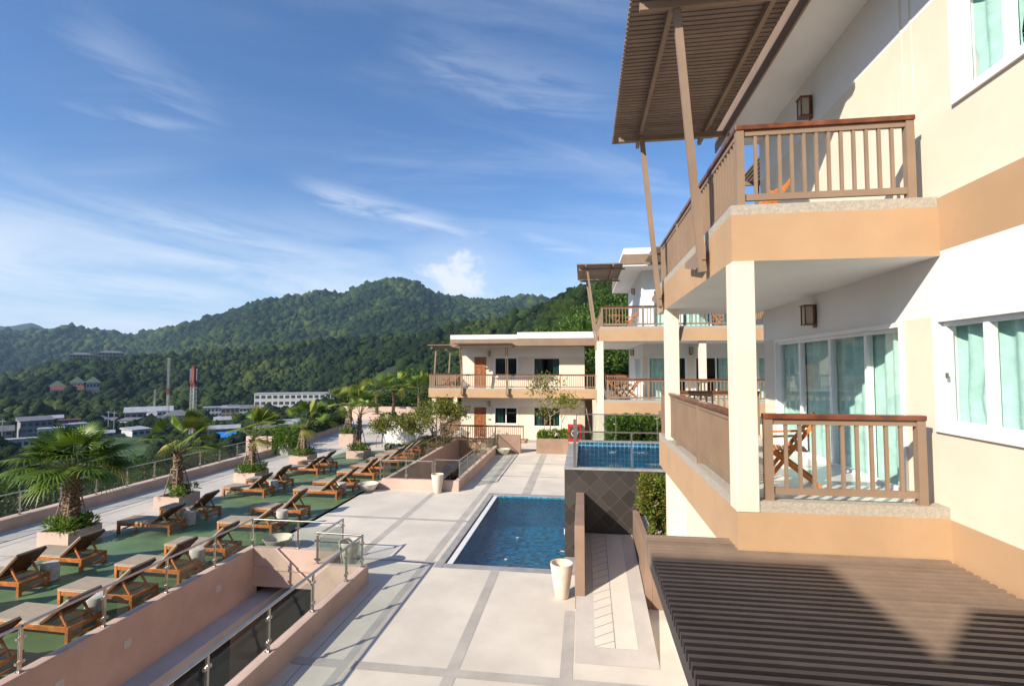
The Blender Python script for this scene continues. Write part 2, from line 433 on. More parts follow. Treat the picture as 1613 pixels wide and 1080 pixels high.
def tag(o, label, cat, group=None):
    o['label'] = label; o['category'] = cat
    if group: o['group'] = group
    return o
def thing(name, label, cat, loc=(0, 0, 0), group=None):
    o = bpy.data.objects.new(name, None); COL.objects.link(o); o.location = loc
    o.empty_display_size = 0.2
    WL[o.name] = Vector(loc)
    return tag(o, label, cat, group)
def structure(o, kind='structure'):
    o['kind'] = kind; return o
def children(o): return [c for c in bpy.data.objects if c.parent == o]
def dup(root, loc, rz=0, label=None, scale=1.0):
    def cp(o, par):
        c = o.copy(); COL.objects.link(c); c.parent = par
        for ch in KIDS.setdefault(o.name, children(o)): cp(ch, c)
        return c
    r = cp(root, None); r.location = loc; r.rotation_euler = (0, 0, rz); r.scale = (scale,) * 3
    if label: r['label'] = label
    return r
KIDS = {}

def npmesh(name, V, F, mat, parent=None, tint=None, smooth=False, local=True):
    """big mesh from numpy arrays; F is (n,3) or (n,4)"""
    me = bpy.data.meshes.new(name)
    V = np.asarray(V, np.float32); F = np.asarray(F, np.int32)
    k = F.shape[1]
    me.vertices.add(len(V)); me.vertices.foreach_set('co', V.ravel())
    me.loops.add(F.size); me.loops.foreach_set('vertex_index', F.ravel())
    me.polygons.add(len(F)); me.polygons.foreach_set('loop_start', np.arange(0, F.size, k, dtype=np.int32))
    me.polygons.foreach_set('loop_total', np.full(len(F), k, np.int32))
    if smooth: me.polygons.foreach_set('use_smooth', np.ones(len(F), bool))
    me.update(calc_edges=True)
    if tint is not None:
        a = me.attributes.new('tint', 'FLOAT', 'POINT'); a.data.foreach_set('value', np.asarray(tint, np.float32))
    me.materials.append(M[mat])
    o = bpy.data.objects.new(name, me); COL.objects.link(o)
    if parent:
        o.parent = parent
        if not local: o.location = -wl(parent)
    WL[o.name] = Vector((0, 0, 0))
    return o

def leaf_arrays(P, size, rng, up=0.3, aspect=0.45, droop=0.0, out=None, tint=None, jit=0.3):
    """diamond leaves bent along the midrib at points P; returns verts, quads, tint"""
    n = len(P)
    D = rng.normal(size=(n, 3)); D[:, 2] += up
    if out is not None: D = D * 0.8 + out * 1.2
    D /= np.linalg.norm(D, axis=1)[:, None] + 1e-9
    S = np.cross(D, rng.normal(size=(n, 3))); S /= np.linalg.norm(S, axis=1)[:, None] + 1e-9
    N = np.cross(S, D)
    s = (size * rng.uniform(1 - jit, 1 + jit, n))[:, None]
    a = P; b = P + D * s * 0.5 + S * s * aspect * 0.5 + N * s * 0.06
    c = P + D * s; c[:, 2] -= droop * s[:, 0]; d = P + D * s * 0.5 - S * s * aspect * 0.5 + N * s * 0.06
    V = np.stack([a, b, c, d], 1).reshape(-1, 3)
    F = np.arange(4 * n).reshape(n, 4)
    t = rng.uniform(0, 1, n) if tint is None else tint
    return V, F, np.repeat(t, 4)
def blob_points(n, c, r, rng, shell=0.55):
    """points spread mostly near the surface of an ellipsoid"""
    d = rng.normal(size=(n, 3)); d /= np.linalg.norm(d, axis=1)[:, None]
    q = rng.uniform(shell, 1.0, n)[:, None] ** 0.8
    return np.asarray(c) + d * q * np.asarray(r), d
# ------------------------------------------------------------------ terrain: one sheet from the terrace edge to the far hills
rng = np.random.default_rng(7)
def _hash(ix, iy, s):
    h = (ix * 374761393 + iy * 668265263 + s * 1442695041) & 0xffffffff
    h = ((h ^ (h >> 13)) * 1274126177) & 0xffffffff
    return ((h ^ (h >> 16)) & 0xffff) / 65535.0
def vnoise(x, y, s=0):
    ix = np.floor(x).astype(np.int64); iy = np.floor(y).astype(np.int64)
    fx = x - ix; fy = y - iy; fx = fx * fx * (3 - 2 * fx); fy = fy * fy * (3 - 2 * fy)
    a = _hash(ix, iy, s); b = _hash(ix + 1, iy, s); c = _hash(ix, iy + 1, s); d = _hash(ix + 1, iy + 1, s)
    return (a * (1 - fx) + b * fx) * (1 - fy) + (c * (1 - fx) + d * fx) * fy
def fbm(x, y, o=4, s=0):
    r = 0; a = 0.5; t = 0
    for k in range(o):
        r = r + a * vnoise(x * 2 ** k, y * 2 ** k, s + k); t += a; a *= 0.5
    return r / t - 0.5
RIDGE_A = [(-75, .05), (-53.3, .0500), (-50.7, .0507), (-49.5, .0524), (-47.4, .0524), (-44.5, .0542), (-42.9, .0647), (-40.9, .0734), (-38.9, .0892), (-36.7, .1033), (-35.1, .1192), (-32.7, .1281), (-30.3, .1388), (-28.5, .1477), (-26.5, .1423), (-25.2, .153), (-23.2, .1655), (-21.2, .1727), (-19.8, .1727), (-18.4, .1638), (-17.0, .1495), (-15.6, .1423), (-13.5, .1405), (-11.3, .1334), (-8.5, .1388), (-6.3, .1423), (-4.5, .1388), (-2, .12), (30, .10)]
RIDGE_B = [(-75, -.03), (-53.2, -.0192), (-51, -.007), (-48.2, .0110), (-45.2, .0122), (-41.3, .0192), (-38.3, .0262), (-34.9, .0314), (-32, .0384), (-27.7, .0472), (-25.2, .0542), (-21.8, .0594), (-18.4, .0629), (-14.2, .0769), (-9.9, .091), (-5.6, .1104), (-3.4, .1352), (-1.3, .153), (1.2, .1638), (3.6, .1691), (9.1, .1781), (30, .2)]
def itp(tab, th): return np.interp(th, [a for a, _ in tab], [b for _, b in tab])
def height(th, r):
    """ground height at bearing th (degrees clockwise from +Y) and range r"""
    th = np.asarray(th, float); r = np.asarray(r, float)
    x = r * np.sin(np.radians(th)); y = r * np.cos(np.radians(th))
    r1 = itp([(-75, 1000), (-53, 980), (-40, 900), (-30, 800), (-15, 600), (-5, 400), (0, 330), (5, 290), (30, 260)], th)
    rf = itp([(-75, 470), (-45, 470), (-30, 510), (-20, 300), (-10, 120), (-3, 62), (30, 58)], th)
    zf = itp([(-75, -30), (-30, -30), (-20, -24), (-10, -8), (-2, -1), (30, 1)], th)
    z1 = 5.3 + r1 * itp(RIDGE_B, th) - itp([(-75, 7), (-10, 7), (0, 5), (30, 5)], th)
    r2 = itp([(-75, 3100), (-48, 3000), (-42, 2150), (-36, 1850), (-20, 1800), (-8, 1950), (30, 1950)], th)
    z2 = 5.3 + r2 * itp(RIDGE_A, th) - r2 * 0.0075
    z3 = 5.3 + 4600 * itp([(-75, .05), (-60, .0560), (-53.3, .0577), (-51.8, .0570), (-50.7, .0530), (-49.4, .0475), (-46, .035), (-30, .03), (30, .03)], th)
    out = np.zeros_like(x)
    def seg(a, za, b, zb, curve):
        t = np.clip((r - a) / np.maximum(b - a, 1), 0, 1)
        t = t * t * (3 - 2 * t) * (1 - curve) + t * curve
        return za + (zb - za) * t
    z0 = itp([(-75, -9), (-30, -8), (-20, -5), (-12, -1.5), (30, -0.6)], th)
    rn = 50 + 0 * th
    out = seg(0, z0, rn, z0, 1)
    out = np.where(r > rn, seg(rn, z0, np.minimum(190, rf * 0.6), zf, 0.3), out)
    out = np.where(r > np.maximum(np.minimum(190, rf * 0.6), rn), zf, out)
    out = np.where(r > rf, seg(rf, zf, r1, z1, 0.55), out)
    rd = r1 + (r2 - r1) * 0.25
    zd = np.minimum(z1 - 12, z1 * 0.75 + 2)
    out = np.where(r > r1, seg(r1, z1, rd, zd, 0.3), out)
    out = np.where(r > rd, seg(rd, zd, r2, z2, 0.75), out)
    out = np.where(r > r2, seg(r2, z2, r2 + 600, z2 * 0.35, 0.3), out)
    out = np.where(r > r2 + 600, seg(r2 + 600, z2 * 0.35, 4600 + 0 * r, z3, 0.6), out)
    out = np.where(r > 4600, seg(4600, z3, 5000 + 0 * r, z3 * 0.6, 0.4), out)
    # spurs and gullies, fading out on the ridge lines themselves and near the terrace
    e1 = np.clip((r - rf) / 120, 0, 1) * np.clip(np.abs(r - r1) / 140, 0.12, 1)
    e2 = np.clip((r - rd) / 300, 0, 1) * np.clip(np.abs(r - r2) / 380, 0.08, 1)
    rid = 1 - 2 * np.abs(fbm(x / 420, y / 420, 3, 31))
    out = out + np.where(r < rd, e1 * (fbm(x / 130, y / 130, 4, 3) * 34), 0)
    out = out + np.where(r >= rd, e2 * (fbm(x / 360, y / 360, 4, 11) * 150 + (rid - 0.8) * 80), 0)
    out = out + fbm(x / 25, y / 25, 2, 5) * np.clip((r - 60) / 80, 0, 1) * 1.6
    return out
def ground_z(x, y):
    return float(height(math.degrees(math.atan2(x, y)), math.hypot(x, y)))
ths = np.concatenate([np.arange(-180, -72, 6.0), np.arange(-72, 24, 0.5), np.arange(24, 180.1, 6.0)])
rs = np.concatenate([[20], np.geomspace(46, 5000, 160)])
TH, RR = np.meshgrid(ths, rs)
ZZ = height(np.clip(TH, -75, 30), RR)
V = np.stack([RR * np.sin(np.radians(TH)), RR * np.cos(np.radians(TH)), ZZ], -1).reshape(-1, 3)
nt_ = len(ths)
ii, jj = np.meshgrid(np.arange(len(rs) - 1), np.arange(nt_ - 1), indexing='ij')
F = np.stack([ii * nt_ + jj, ii * nt_ + jj + 1, (ii + 1) * nt_ + jj + 1, (ii + 1) * nt_ + jj], -1).reshape(-1, 4)[:, ::-1]
mt = bpy.data.materials.new('hill_ground'); mt.use_nodes = True
t = NT(mt.node_tree); b = mt.node_tree.nodes['Principled BSDF']
co = t.n('ShaderNodeNewGeometry').outputs['Position']
c = t.mix(t.ss(t.noise(co, 0.02, 5, 0.6), 0.4, 0.65), (0.010, 0.024, 0.007), (0.026, 0.052, 0.013))
c = t.mix(t.ss(t.noise(co, 0.5, 4, 0.7), 0.3, 0.7), tuple([0.008, 0.018, 0.006]), c)
t.put(b.inputs['Base Color'], c); b.inputs['Roughness'].default_value = 0.95
bn = t.n('ShaderNodeBump'); bn.inputs['Distance'].default_value = 4.0; bn.inputs['Strength'].default_value = 1.0
t.put(bn.inputs['Height'], t.noise(co, 0.12, 5, 0.65)); mt.node_tree.links.new(bn.outputs[0], b.inputs['Normal'])
M['hill_ground'] = mt
hills = structure(npmesh('hills', V, F, 'hill_ground', smooth=True))

# ------------------------------------------------------------------ terrace, deck and walkway
PIT1 = (-9.40, -5.30, -2.0, 13.55)      # light well beside the loungers
PIT2 = (-8.95, -5.30, 21.40, 35.40)     # second light well before the far building
def sheet(name, rects, z, mat, thick=None):
    mb = MB()
    for x0, x1, y0, y1 in rects:
        if thick: mb.box(x0, x1, y0, y1, z - thick, z)
        else: mb.quad((x0, y0, z), (x1, y0, z), (x1, y1, z), (x0, y1, z))
    return structure(mb.build(name, mat))
sheet('deck', [(-5.3, -3.98, -2, 36), (-9.40, -6.5, 13.55, 21.4), (-6.5, -5.3, 12.2, 21.4), (-3.98, -0.55, -2, 13.3), (-3.98, 0.6, 21.35, 37.4), (-0.55, 12, -2, 9.45),
               (-0.55, -0.2, 9.45, 14.5), (-0.2, 12, 9.45, 11.68), (1.3, 12, 11.68, 14.5), (-5.3, -3.98, 36, 37.4), (0.6, 12, 21.35, 37.4), (-0.55, 12, 19.2, 21.35)], 0.0, 'deck_light')
sheet('walkway', [(-18.6, -14.85, -2, 28.5), (-20.9, -14.85, 28.5, 44), (-27, -14.85, 44, 52), (-14.85, -9.4, -30, 5.0), (-14.85, -8.95, 35.5, 52), (-14.85, -11.2, 31.0, 35.5), (-8.95, 0.6, 37.4, 52)], -0.004, 'walk_light')
sheet('green_floor', [(-14.85, -9.25, 5.0, 31.0)], 0.0, 'green_floor')
sheet('walkway_under_bed', [(-11.2, -8.95, 31.0, 35.5)], -0.006, 'walk_light').name = 'pavement'
gs = []
for x0, x1, y0, y1 in [(-2.42, -2.20, 5, 13.3), (-4.35, -4.12, 5, 21.35), (-0.44, -0.22, 5, 11.4), (-6.42, -6.20, 12.25, 21.3), (-2.60, -2.22, 21.35, 33), (-4.35, -4.12, 21.35, 33), (-0.6, -0.4, 21.4, 30)]:
    gs.append((x0, x1, y0, y1))
mb = MB()
for x0, x1, y0, y1 in gs: mb.quad((x0, y0, .004), (x1, y0, .004), (x1, y1, .004), (x0, y1, .004))
for x0, x1, y0, y1 in [(-5.25, 1.6, 8.72, 8.95), (-9.2, -4.0, 17.28, 17.46), (-5.25, -0.6, 24.72, 24.82), (-5.2, -0.6, 28.0, 28.1), (-9.2, -3.98, 13.6, 13.72)]:
    mb.quad((x0, y0, .008), (x1, y0, .008), (x1, y1, .008), (x0, y1, .008))
structure(mb.build('paving_strips', 'deck_grey'))
mb = MB()
for x0, x1, y0, y1 in [(-17.05, -17.03, 4, 48), (-15.9, -15.885, 4, 13.0), (-15.9, -15.885, 14.6, 16.9), (-5.0, -4.985, 4, 12)]:
    mb.quad((x0, y0, .003), (x1, y0, .003), (x1, y1, .003), (x0, y1, .003))
for k in range(14):
    y = 6.2 + k * 3.1
    mb.quad((-18.5, y, .005), (-15.0, y, .005), (-15.0, y + .015, .005), (-18.5, y + .015, .005))
structure(mb.build('pavement_joints', 'joint'))
mb = MB(); mb.box(-24, 12, -30, 52, -9, -3.4); structure(mb.build('terrace_base', 'house_grey'))

# ------------------------------------------------------------------ helpers for buildings
def wall_grid(mb, axis, c, out, u0, u1, bands, openings=(), t=0.2, reveal=0, caps=True):
    us = sorted(set([u0, u1] + [round(x, 4) for o in openings for x in o[:2] if u0 < x < u1]))
    zs = sorted(set([b[0] for b in bands] + [b[1] for b in bands] + [z for o in openings for z in o[2:4]]))
    z_lo, z_hi = bands[0][0], bands[-1][1]
    P = (lambda u, w, z: (c + out * w, u, z)) if axis == 'x' else (lambda u, w, z: (u, c + out * w, z))
    for i in range(len(us) - 1):
        for k in range(len(zs) - 1):
            um = (us[i] + us[i + 1]) / 2; zm = (zs[k] + zs[k + 1]) / 2
            if any(o[0] < um < o[1] and o[2] < zm < o[3] for o in openings): continue
            mi = [b[2] for b in bands if b[0] <= zm <= b[1]]
            if not mi: continue
            mb.mat(mi[0])
            for w in (0, -t):
                mb.quad(P(us[i], w, zs[k]), P(us[i + 1], w, zs[k]), P(us[i + 1], w, zs[k + 1]), P(us[i], w, zs[k + 1]))
    mb.mat(reveal)
    for a, b_, z0, z1 in openings:
        for u in (a, b_): mb.quad(P(u, 0, z0), P(u, -t, z0), P(u, -t, z1), P(u, 0, z1))
        for z in (z0, z1): mb.quad(P(a, 0, z), P(b_, 0, z), P(b_, -t, z), P(a, -t, z))
    if caps:
        for z0, z1, mi in bands:
            mb.mat(mi)
            for u in (u0, u1): mb.quad(P(u, 0, z0), P(u, -t, z0), P(u, -t, z1), P(u, 0, z1))
        mb.quad(P(u0, 0, z_hi), P(u1, 0, z_hi), P(u1, -t, z_hi), P(u0, -t, z_hi))

def mapper(axis, c, out):
    def bx(mb, u0, u1, w0, w1, z0, z1):
        a, b_ = sorted((c + out * w0, c + out * w1))
        u0, u1 = sorted((u0, u1))
        if axis == 'x': mb.box(a, b_, u0, u1, z0, z1)
        else: mb.box(u0, u1, a, b_, z0, z1)
    P = (lambda u, w, z: (c + out * w, u, z)) if axis == 'x' else (lambda u, w, z: (u, c + out * w, z))
    return bx, P

def curtain_mesh(P, u0, u1, z0, z1, w, seed, tie=None, mat='teal_curtain', parent=None, amp=0.030, lam=0.25):
    r = random.Random(seed)
    ph = [r.uniform(0, 6.28) for _ in range(4)]
    nu = max(8, int(abs(u1 - u0) / 0.022)); nz = 10
    mb = MB(); vs = []
    for k in range(nz + 1):
        fz = k / nz; z = z0 + (z1 - z0) * fz
        for i in range(nu + 1):
            f = i / nu
            uu = f
            if tie is not None:
                g = 1 - 0.24 * math.exp(-((fz - 0.28) / 0.18) ** 2) - 0.10 * max(0, 0.3 - fz)
                uu = tie + (f - tie) * g
            u = u0 + (u1 - u0) * uu
            s = u0 + (u1 - u0) * f
            a = amp * (math.sin(2 * math.pi * s / lam + ph[0] + 0.5 * math.sin(s * 3 + ph[1])) + 0.5 * math.sin(2 * math.pi * s / (lam * 2.3) + ph[2] + fz * 0.8))
            vs.append(P(u, w + a, z))
    fs = [(k * (nu + 1) + i, k * (nu + 1) + i + 1, (k + 1) * (nu + 1) + i + 1, (k + 1) * (nu + 1) + i) for k in range(nz) for i in range(nu)]
    mb.add(vs, fs)
    return mb.build('curtain', mat, parent, smooth=True)

def window(parent, axis, c, out, u0, u1, z0, z1, n=2, trim=0.09, name='window', curtains=(), glass='window_glass', fr=0.05, door=False, seed=1, mull=None):
    """white framed sliding window set into an opening; curtains = list of (ua, ub, tie)"""
    bx, P = mapper(axis, c, out)
    mb = MB()
    if trim:
        bx(mb, u0 - trim, u1 + trim, 0.002, 0.03, z1, z1 + trim)
        if not door: bx(mb, u0 - trim, u1 + trim, 0.002, 0.034, z0 - trim, z0)
        bx(mb, u0 - trim, u0, 0.002, 0.028, z0, z1); bx(mb, u1, u1 + trim, 0.002, 0.028, z0, z1)
    bx(mb, u0, u1, -0.10, -0.03, z1 - fr, z1 - .001); bx(mb, u0, u1, -0.10, -0.03, z0 + .001, z0 + fr)
    bx(mb, u0 + .001, u0 + fr, -0.095, -0.028, z0 + fr, z1 - fr); bx(mb, u1 - fr, u1 - .001, -0.095, -0.028, z0 + fr, z1 - fr)
    cuts = mull if mull else [u0 + (u1 - u0) * k / n for k in range(1, n)]
    for m_ in cuts: bx(mb, m_ - 0.035, m_ + 0.035, -0.105, -0.025, z0 + fr, z1 - fr)
    w = mb.build(name, 'white_frame', parent)
    g = MB()
    ed = [u0 + fr] + list(cuts) + [u1 - fr]
    for a, b_ in zip(ed[:-1], ed[1:]):
        g.quad(P(a, -0.065, z0 + fr), P(b_, -0.065, z0 + fr), P(b_, -0.065, z1 - fr), P(a, -0.065, z1 - fr))
    g.build('glass', glass, w)
    for k, cu in enumerate(curtains):
        curtain_mesh(P, cu[0], cu[1], z0 - 0.02, z1 - 0.02, -0.17, seed * 10 + k, cu[2], parent=w)
    return w

def door(parent, axis, c, out, u0, u1, z0, z1):
    bx, P = mapper(axis, c, out)
    mb = MB()
    bx(mb, u0 + .002, u1 - .002, -0.09, -0.05, z0, z1)
    st = 0.11; um = (u0 + u1) / 2; zm = z0 + (z1 - z0) * 0.48
    for a, b_ in ((u0 + .004, u0 + st), (um - st / 2, um + st / 2), (u1 - st, u1 - .004)): bx(mb, a, b_, -0.052, -0.025, z0 + .01, z1 - .01)
    zz = [z0 + 0.01, z0 + 0.62, zm + 0.12, z0 + 1.55, z1 - 0.13]
    for a, b_ in ((u0 + st, um - st / 2), (um + st / 2, u1 - st)):
        for z, h in zip(zz, (0.18, .09, .11, .09, .12)): bx(mb, a, b_, -0.052, -0.027, z, z + h)
    d = mb.build('door', 'door_wood', parent)
    h = MB(); bx(h, u1 - 0.09, u1 - 0.06, -0.025, 0.03, zm, zm + 0.03); bx(h, u1 - 0.20, u1 - 0.06, 0.005, 0.032, zm + .005, zm + 0.028)
    h.build('handle', 'steel', d)
    return d

def lantern(parent, axis, c, out, u, z):
    bx, P = mapper(axis, c, out)
    mb = MB(); a = 0.075; h = 0.30
    bx(mb, u - 0.055, u + 0.055, 0.002, 0.022, z - 0.21, z + 0.18)
    for s in (-1, 1):
        for w in (0.05, 0.19): bx(mb, u + s * a - 0.009, u + s * a + 0.009, w - 0.009, w + 0.009, z - h / 2, z + h / 2)
    bx(mb, u - a - .02, u + a + .02, 0.022, 0.21, z + h / 2, z + h / 2 + 0.02)
    bx(mb, u - a - .012, u + a + .012, 0.024, 0.203, z - h / 2 - 0.02, z - h / 2)
    l = mb.build('wall_lantern', 'rail_wood', parent)
    g = MB(); bx(g, u - a + .012, u + a - .012, 0.062, 0.178, z - h / 2 + .002, z + h / 2 - .002)
    g.build('lamp_glass', 'lamp_glass', l)
    return l

def railing(parent, pts, zf, h=1.0, pitch=0.145, bw=0.034, post=0.085, span=1.7, last=True, first=True):
    """balcony railing along a polyline: posts, two rails and balusters, with a timber handrail as sub-part"""
    mb = MB(); hr = MB()
    nseg = len(pts) - 1
    for i in range(nseg):
        a = Vector((*pts[i], 0)); b_ = Vector((*pts[i + 1], 0)); L = (b_ - a).length; d = (b_ - a) / L
        n = max(1, round(L / span))
        for k in range(n + 1):
            if k == n and i < nseg - 1: continue
            if k == n and not last and i == nseg - 1: continue
            if k == 0 and i == 0 and not first: continue
            p = a + d * (L * k / n)
            mb.bar(p + Vector((0, 0, zf - 0.001)), p + Vector((0, 0, zf + h - 0.06)), post, post, up=(d.y, -d.x, 0))
        for k in range(n):
            p = a + d * (L * k / n + post / 2); q = a + d * (L * (k + 1) / n - post / 2)
            mb.bar(p + Vector((0, 0, zf + 0.105)), q + Vector((0, 0, zf + 0.105)), 0.045, 0.075)
            mb.bar(p + Vector((0, 0, zf + h - 0.092)), q + Vector((0, 0, zf + h - 0.092)), 0.05, 0.06)
            l = (q - p).length; m = max(1, round(l / pitch))
            for j in range(1, m):
                s = p + d * (l * j / m)
                mb.bar(s + Vector((0, 0, zf + 0.142)), s + Vector((0, 0, zf + h - 0.122)), bw, bw, up=(d.y, -d.x, 0))
        zt = zf + h - 0.03 + 0.002 * (i % 2)
        hr.bar(a - d * 0.05 + Vector((0, 0, zt)), b_ + d * 0.05 + Vector((0, 0, zt)), 0.11, 0.056)
    r = mb.build('balcony_railing', 'brown_paint', parent)
    hr.build('handrail', 'rail_wood', r, bevel=0.006)
    return r

def slat_awning(parent, x0, x1, y0, y1, z, along='x', pitch=0.1, w=0.062, h=0.05, beams=(), cross=(), name='slatted_awning'):
    mb = MB()
    if along == 'x':
        n = int((y1 - y0) / pitch)
        for k in range(n + 1):
            y = y0 + k * pitch
            mb.box(x0, x1, y, y + w, z - h, z)
    else:
        n = int((x1 - x0) / pitch)
        for k in range(n + 1):
            x = x0 + k * pitch
            mb.box(x, x + w, y0, y1, z - h, z)
    a = mb.build(name, 'slat_brown', parent)
    for (p, q) in beams: MB().bar((*p, z - h - 0.055), (*q, z - h - 0.055), 0.07, 0.105).build('beam', 'brown_paint', a)
    for (p, q) in cross: MB().bar((*p, z - h - 0.163), (*q, z - h - 0.163), 0.07, 0.105).build('beam', 'brown_paint', a)
    return a

def awning_post(parent, top, bot, w=0.10):
    mb = MB(); mb.bar(top, bot, w, w * 0.8); p = mb.build('awning_post', 'brown_paint', parent)
    b_ = MB()
    x, y, z = bot
    b_.prism([(y - 0.06, z + 0.16), (y - 0.06, z + 0.34), (y + 1.1, z + 0.34), (y + 1.1, z + 0.26), (y + 0.35, z + 0.10)], 'x', x - 0.015, x + 0.035)
    b_.build('bracket', 'brown_paint', p)
    return p
# ------------------------------------------------------------------ near apartment building
A0 = thing('apartment_building', 'large cream apartment block in the right foreground with brown balcony railings and mint curtains', 'building', (3.86, 6, 0))
BM = ['cream', 'white_paint', 'tan', 'brown_wall']
bands = [(0, 3.0, 0), (3.0, 3.68, 2), (3.68, 5.86, 0), (5.86, 6.56, 1), (6.56, 7.15, 2), (7.15, 9.35, 0), (9.35, 10.30, 1)]
mb = MB()
wall_grid(mb, 'x', 3.86, -1, -4.9, 11.6, bands, [(4.0, 6.13, 4.68, 5.79), (6.83, 10.88, 3.75, 5.79), (3.6, 5.70, 8.12, 9.22)], reveal=1)
wall_grid(mb, 'y', 11.6, 1, 4.06, 12.0, bands)
wall_grid(mb, 'x', 12.0, 1, -4.9, 11.6, bands)
mb.mat(1)
mb.box(4.1, 11.9, -4.8, 11.4, 3.55, 3.74); mb.box(4.1, 11.9, -4.8, 11.4, 6.6, 6.8)
mb.mat(0)
# ground floor under the balcony, with a recess strip
mb.box(1.95, 3.86, 6.5, 10.30, 0, 3.1); mb.box(2.02, 3.86, 10.30, 10.62, 0, 3.1); mb.box(1.95, 3.86, 10.62, 10.95, 0, 3.1); mb.box(2.1, 3.86, 11.3, 11.6, 0, 3.1)
mb.mat(0); mb.box(3.853, 3.86, 6.42, 6.45, 7.16, 10.2); mb.box(3.853, 3.86, 6.60, 6.63, 7.16, 10.2)
# unseen wing blocks added behind the viewpoint, shaped to cast the pergola's shadow
mb.mat(0); mb.box(-5.4, 3.66, -12, -4.9, 0, 10.8); mb.box(-9.4, -6.22, -12, -4.12, 0, 10.85); mb.box(-6.22, -5.4, -12, -11, 0, 9.0)
w0 = mb.build('wall', BM, A0)
mb = MB(); mb.box(4.12, 4.16, 6.5, 11.3, 3.75, 6.5); mb.box(5.2, 5.3, -4, 11.3, 3.75, 10.2); mb.build('dark_room_backing', 'room_dark', A0)  # dark backing panels, room shade painted in behind curtains and glass
def balcony(parent, x0, x1, y0, y1, zf, floor='balcony_tile', drop=0.62, name='balcony_slab'):
    """tan fascia slab, terrazzo kerb round the edge, tiled floor; the soffit is white"""
    mb = MB()
    zt = zf - 0.06; zb = zf - drop
    for a, b_, c_, d in ((x0, x1, y0, y1),):
        mb.mat(0)
        mb.quad((a, c_, zb), (b_, c_, zb), (b_, c_, zt), (a, c_, zt)); mb.quad((a, d, zb), (b_, d, zb), (b_, d, zt), (a, d, zt))
        mb.quad((a, c_, zb), (a, d, zb), (a, d, zt), (a, c_, zt)); mb.quad((b_, c_, zb), (b_, d, zb), (b_, d, zt), (b_, c_, zt))
        mb.mat(1); mb.quad((a, c_, zb), (b_, c_, zb), (b_, d, zb), (a, d, zb))
        mb.mat(2); mb.quad((a, c_, zt), (b_, c_, zt), (b_, d, zt), (a, d, zt))
    s = mb.build(name, ['tan', 'white_paint', 'terrazzo'], parent)
    return s
def kerb(parent, rects, z0, z1):
    mb = MB()
    for k, r in enumerate(rects): mb.box(*r, z0, z1 + 0.001 * k)
    return mb.build('kerb', 'terrazzo', parent)
for zf, rt in ((3.75, 4.77), (7.11, 8.12)):
    s = balcony(A0, 1.70, 3.86, 6.08, 12.05, zf, drop=0.60 if zf > 5 else 0.66)
    kerb(s, [(1.70, 3.857, 6.085, 6.27), (1.705, 1.89, 6.27, 11.87), (1.70, 3.857, 11.87, 12.045)], zf - 0.06, zf + 0.055)
    f = MB(); f.box(1.89, 3.855, 6.27, 11.87, zf - 0.06, zf); f.build('floor_tiles', 'balcony_tile', s)
railing(A0, [(3.64, 6.17), (2.07, 6.17)], 3.805, 0.97, pitch=0.143, span=2.0)
railing(A0, [(1.79, 6.50), (1.79, 11.95)], 3.806, 0.97, pitch=0.115, span=1.8, first=False)
railing(A0, [(1.79, 11.95), (3.80, 11.95)], 3.805, 0.968, pitch=0.13, first=False)
railing(A0, [(3.64, 6.17), (1.83, 6.17), (1.83, 11.95), (3.80, 11.95)], 7.165, 0.955, pitch=0.135, span=1.85)
for (x0, x1, y0, y1, z0, z1) in ((1.70, 1.94, 6.075, 6.34, 3.68, 6.51), (1.71, 1.97, 10.9, 11.2, -0.01, 6.51), (1.72, 1.94, 6.10, 6.34, 0, 3.09)):
    mb = MB(); mb.box(x0 - .004, x1, y0 - .004, y1, z0, z1); mb.build('column', 'cream', A0, bevel=0.01)
# openings
wd = window(A0, 'x', 3.86, -1, 4.0, 6.13, 4.68, 5.79, mull=[5.53], seed=3, curtains=[(5.50, 6.20, 0.8), (4.05, 5.56, None)], trim=0.085)
mb = MB(); mb.box(3.835, 3.86, 6.02, 6.04, 5.18, 5.24); mb.build('latch', 'steel', wd)
dr = window(A0, 'x', 3.86, -1, 6.83, 10.88, 3.75, 5.79, mull=[7.68, 8.72, 9.86], trim=0.06, name='sliding_door', door=True, seed=5,
            curtains=[(6.88, 7.74, None), (7.86, 8.84, None), (8.86, 9.96, None), (9.98, 11.1, None)])
wd2 = window(A0, 'x', 3.86, -1, 3.6, 5.70, 8.12, 9.22, mull=[5.14], seed=8, curtains=[(5.14, 5.72, 0.5), (3.7, 5.12, None)], trim=0.085)
mb = MB()
for k in range(24): mb.bar((4.12, 3.65, 8.16 + k * 0.045), (4.12, 5.80, 8.16 + k * 0.045), 0.02, 0.003)
mb.build('blind', 'white_frame', wd2)
lantern(A0, 'x', 3.86, -1, 9.12, 6.17); lantern(A0, 'x', 3.86, -1, 9.05, 9.70)
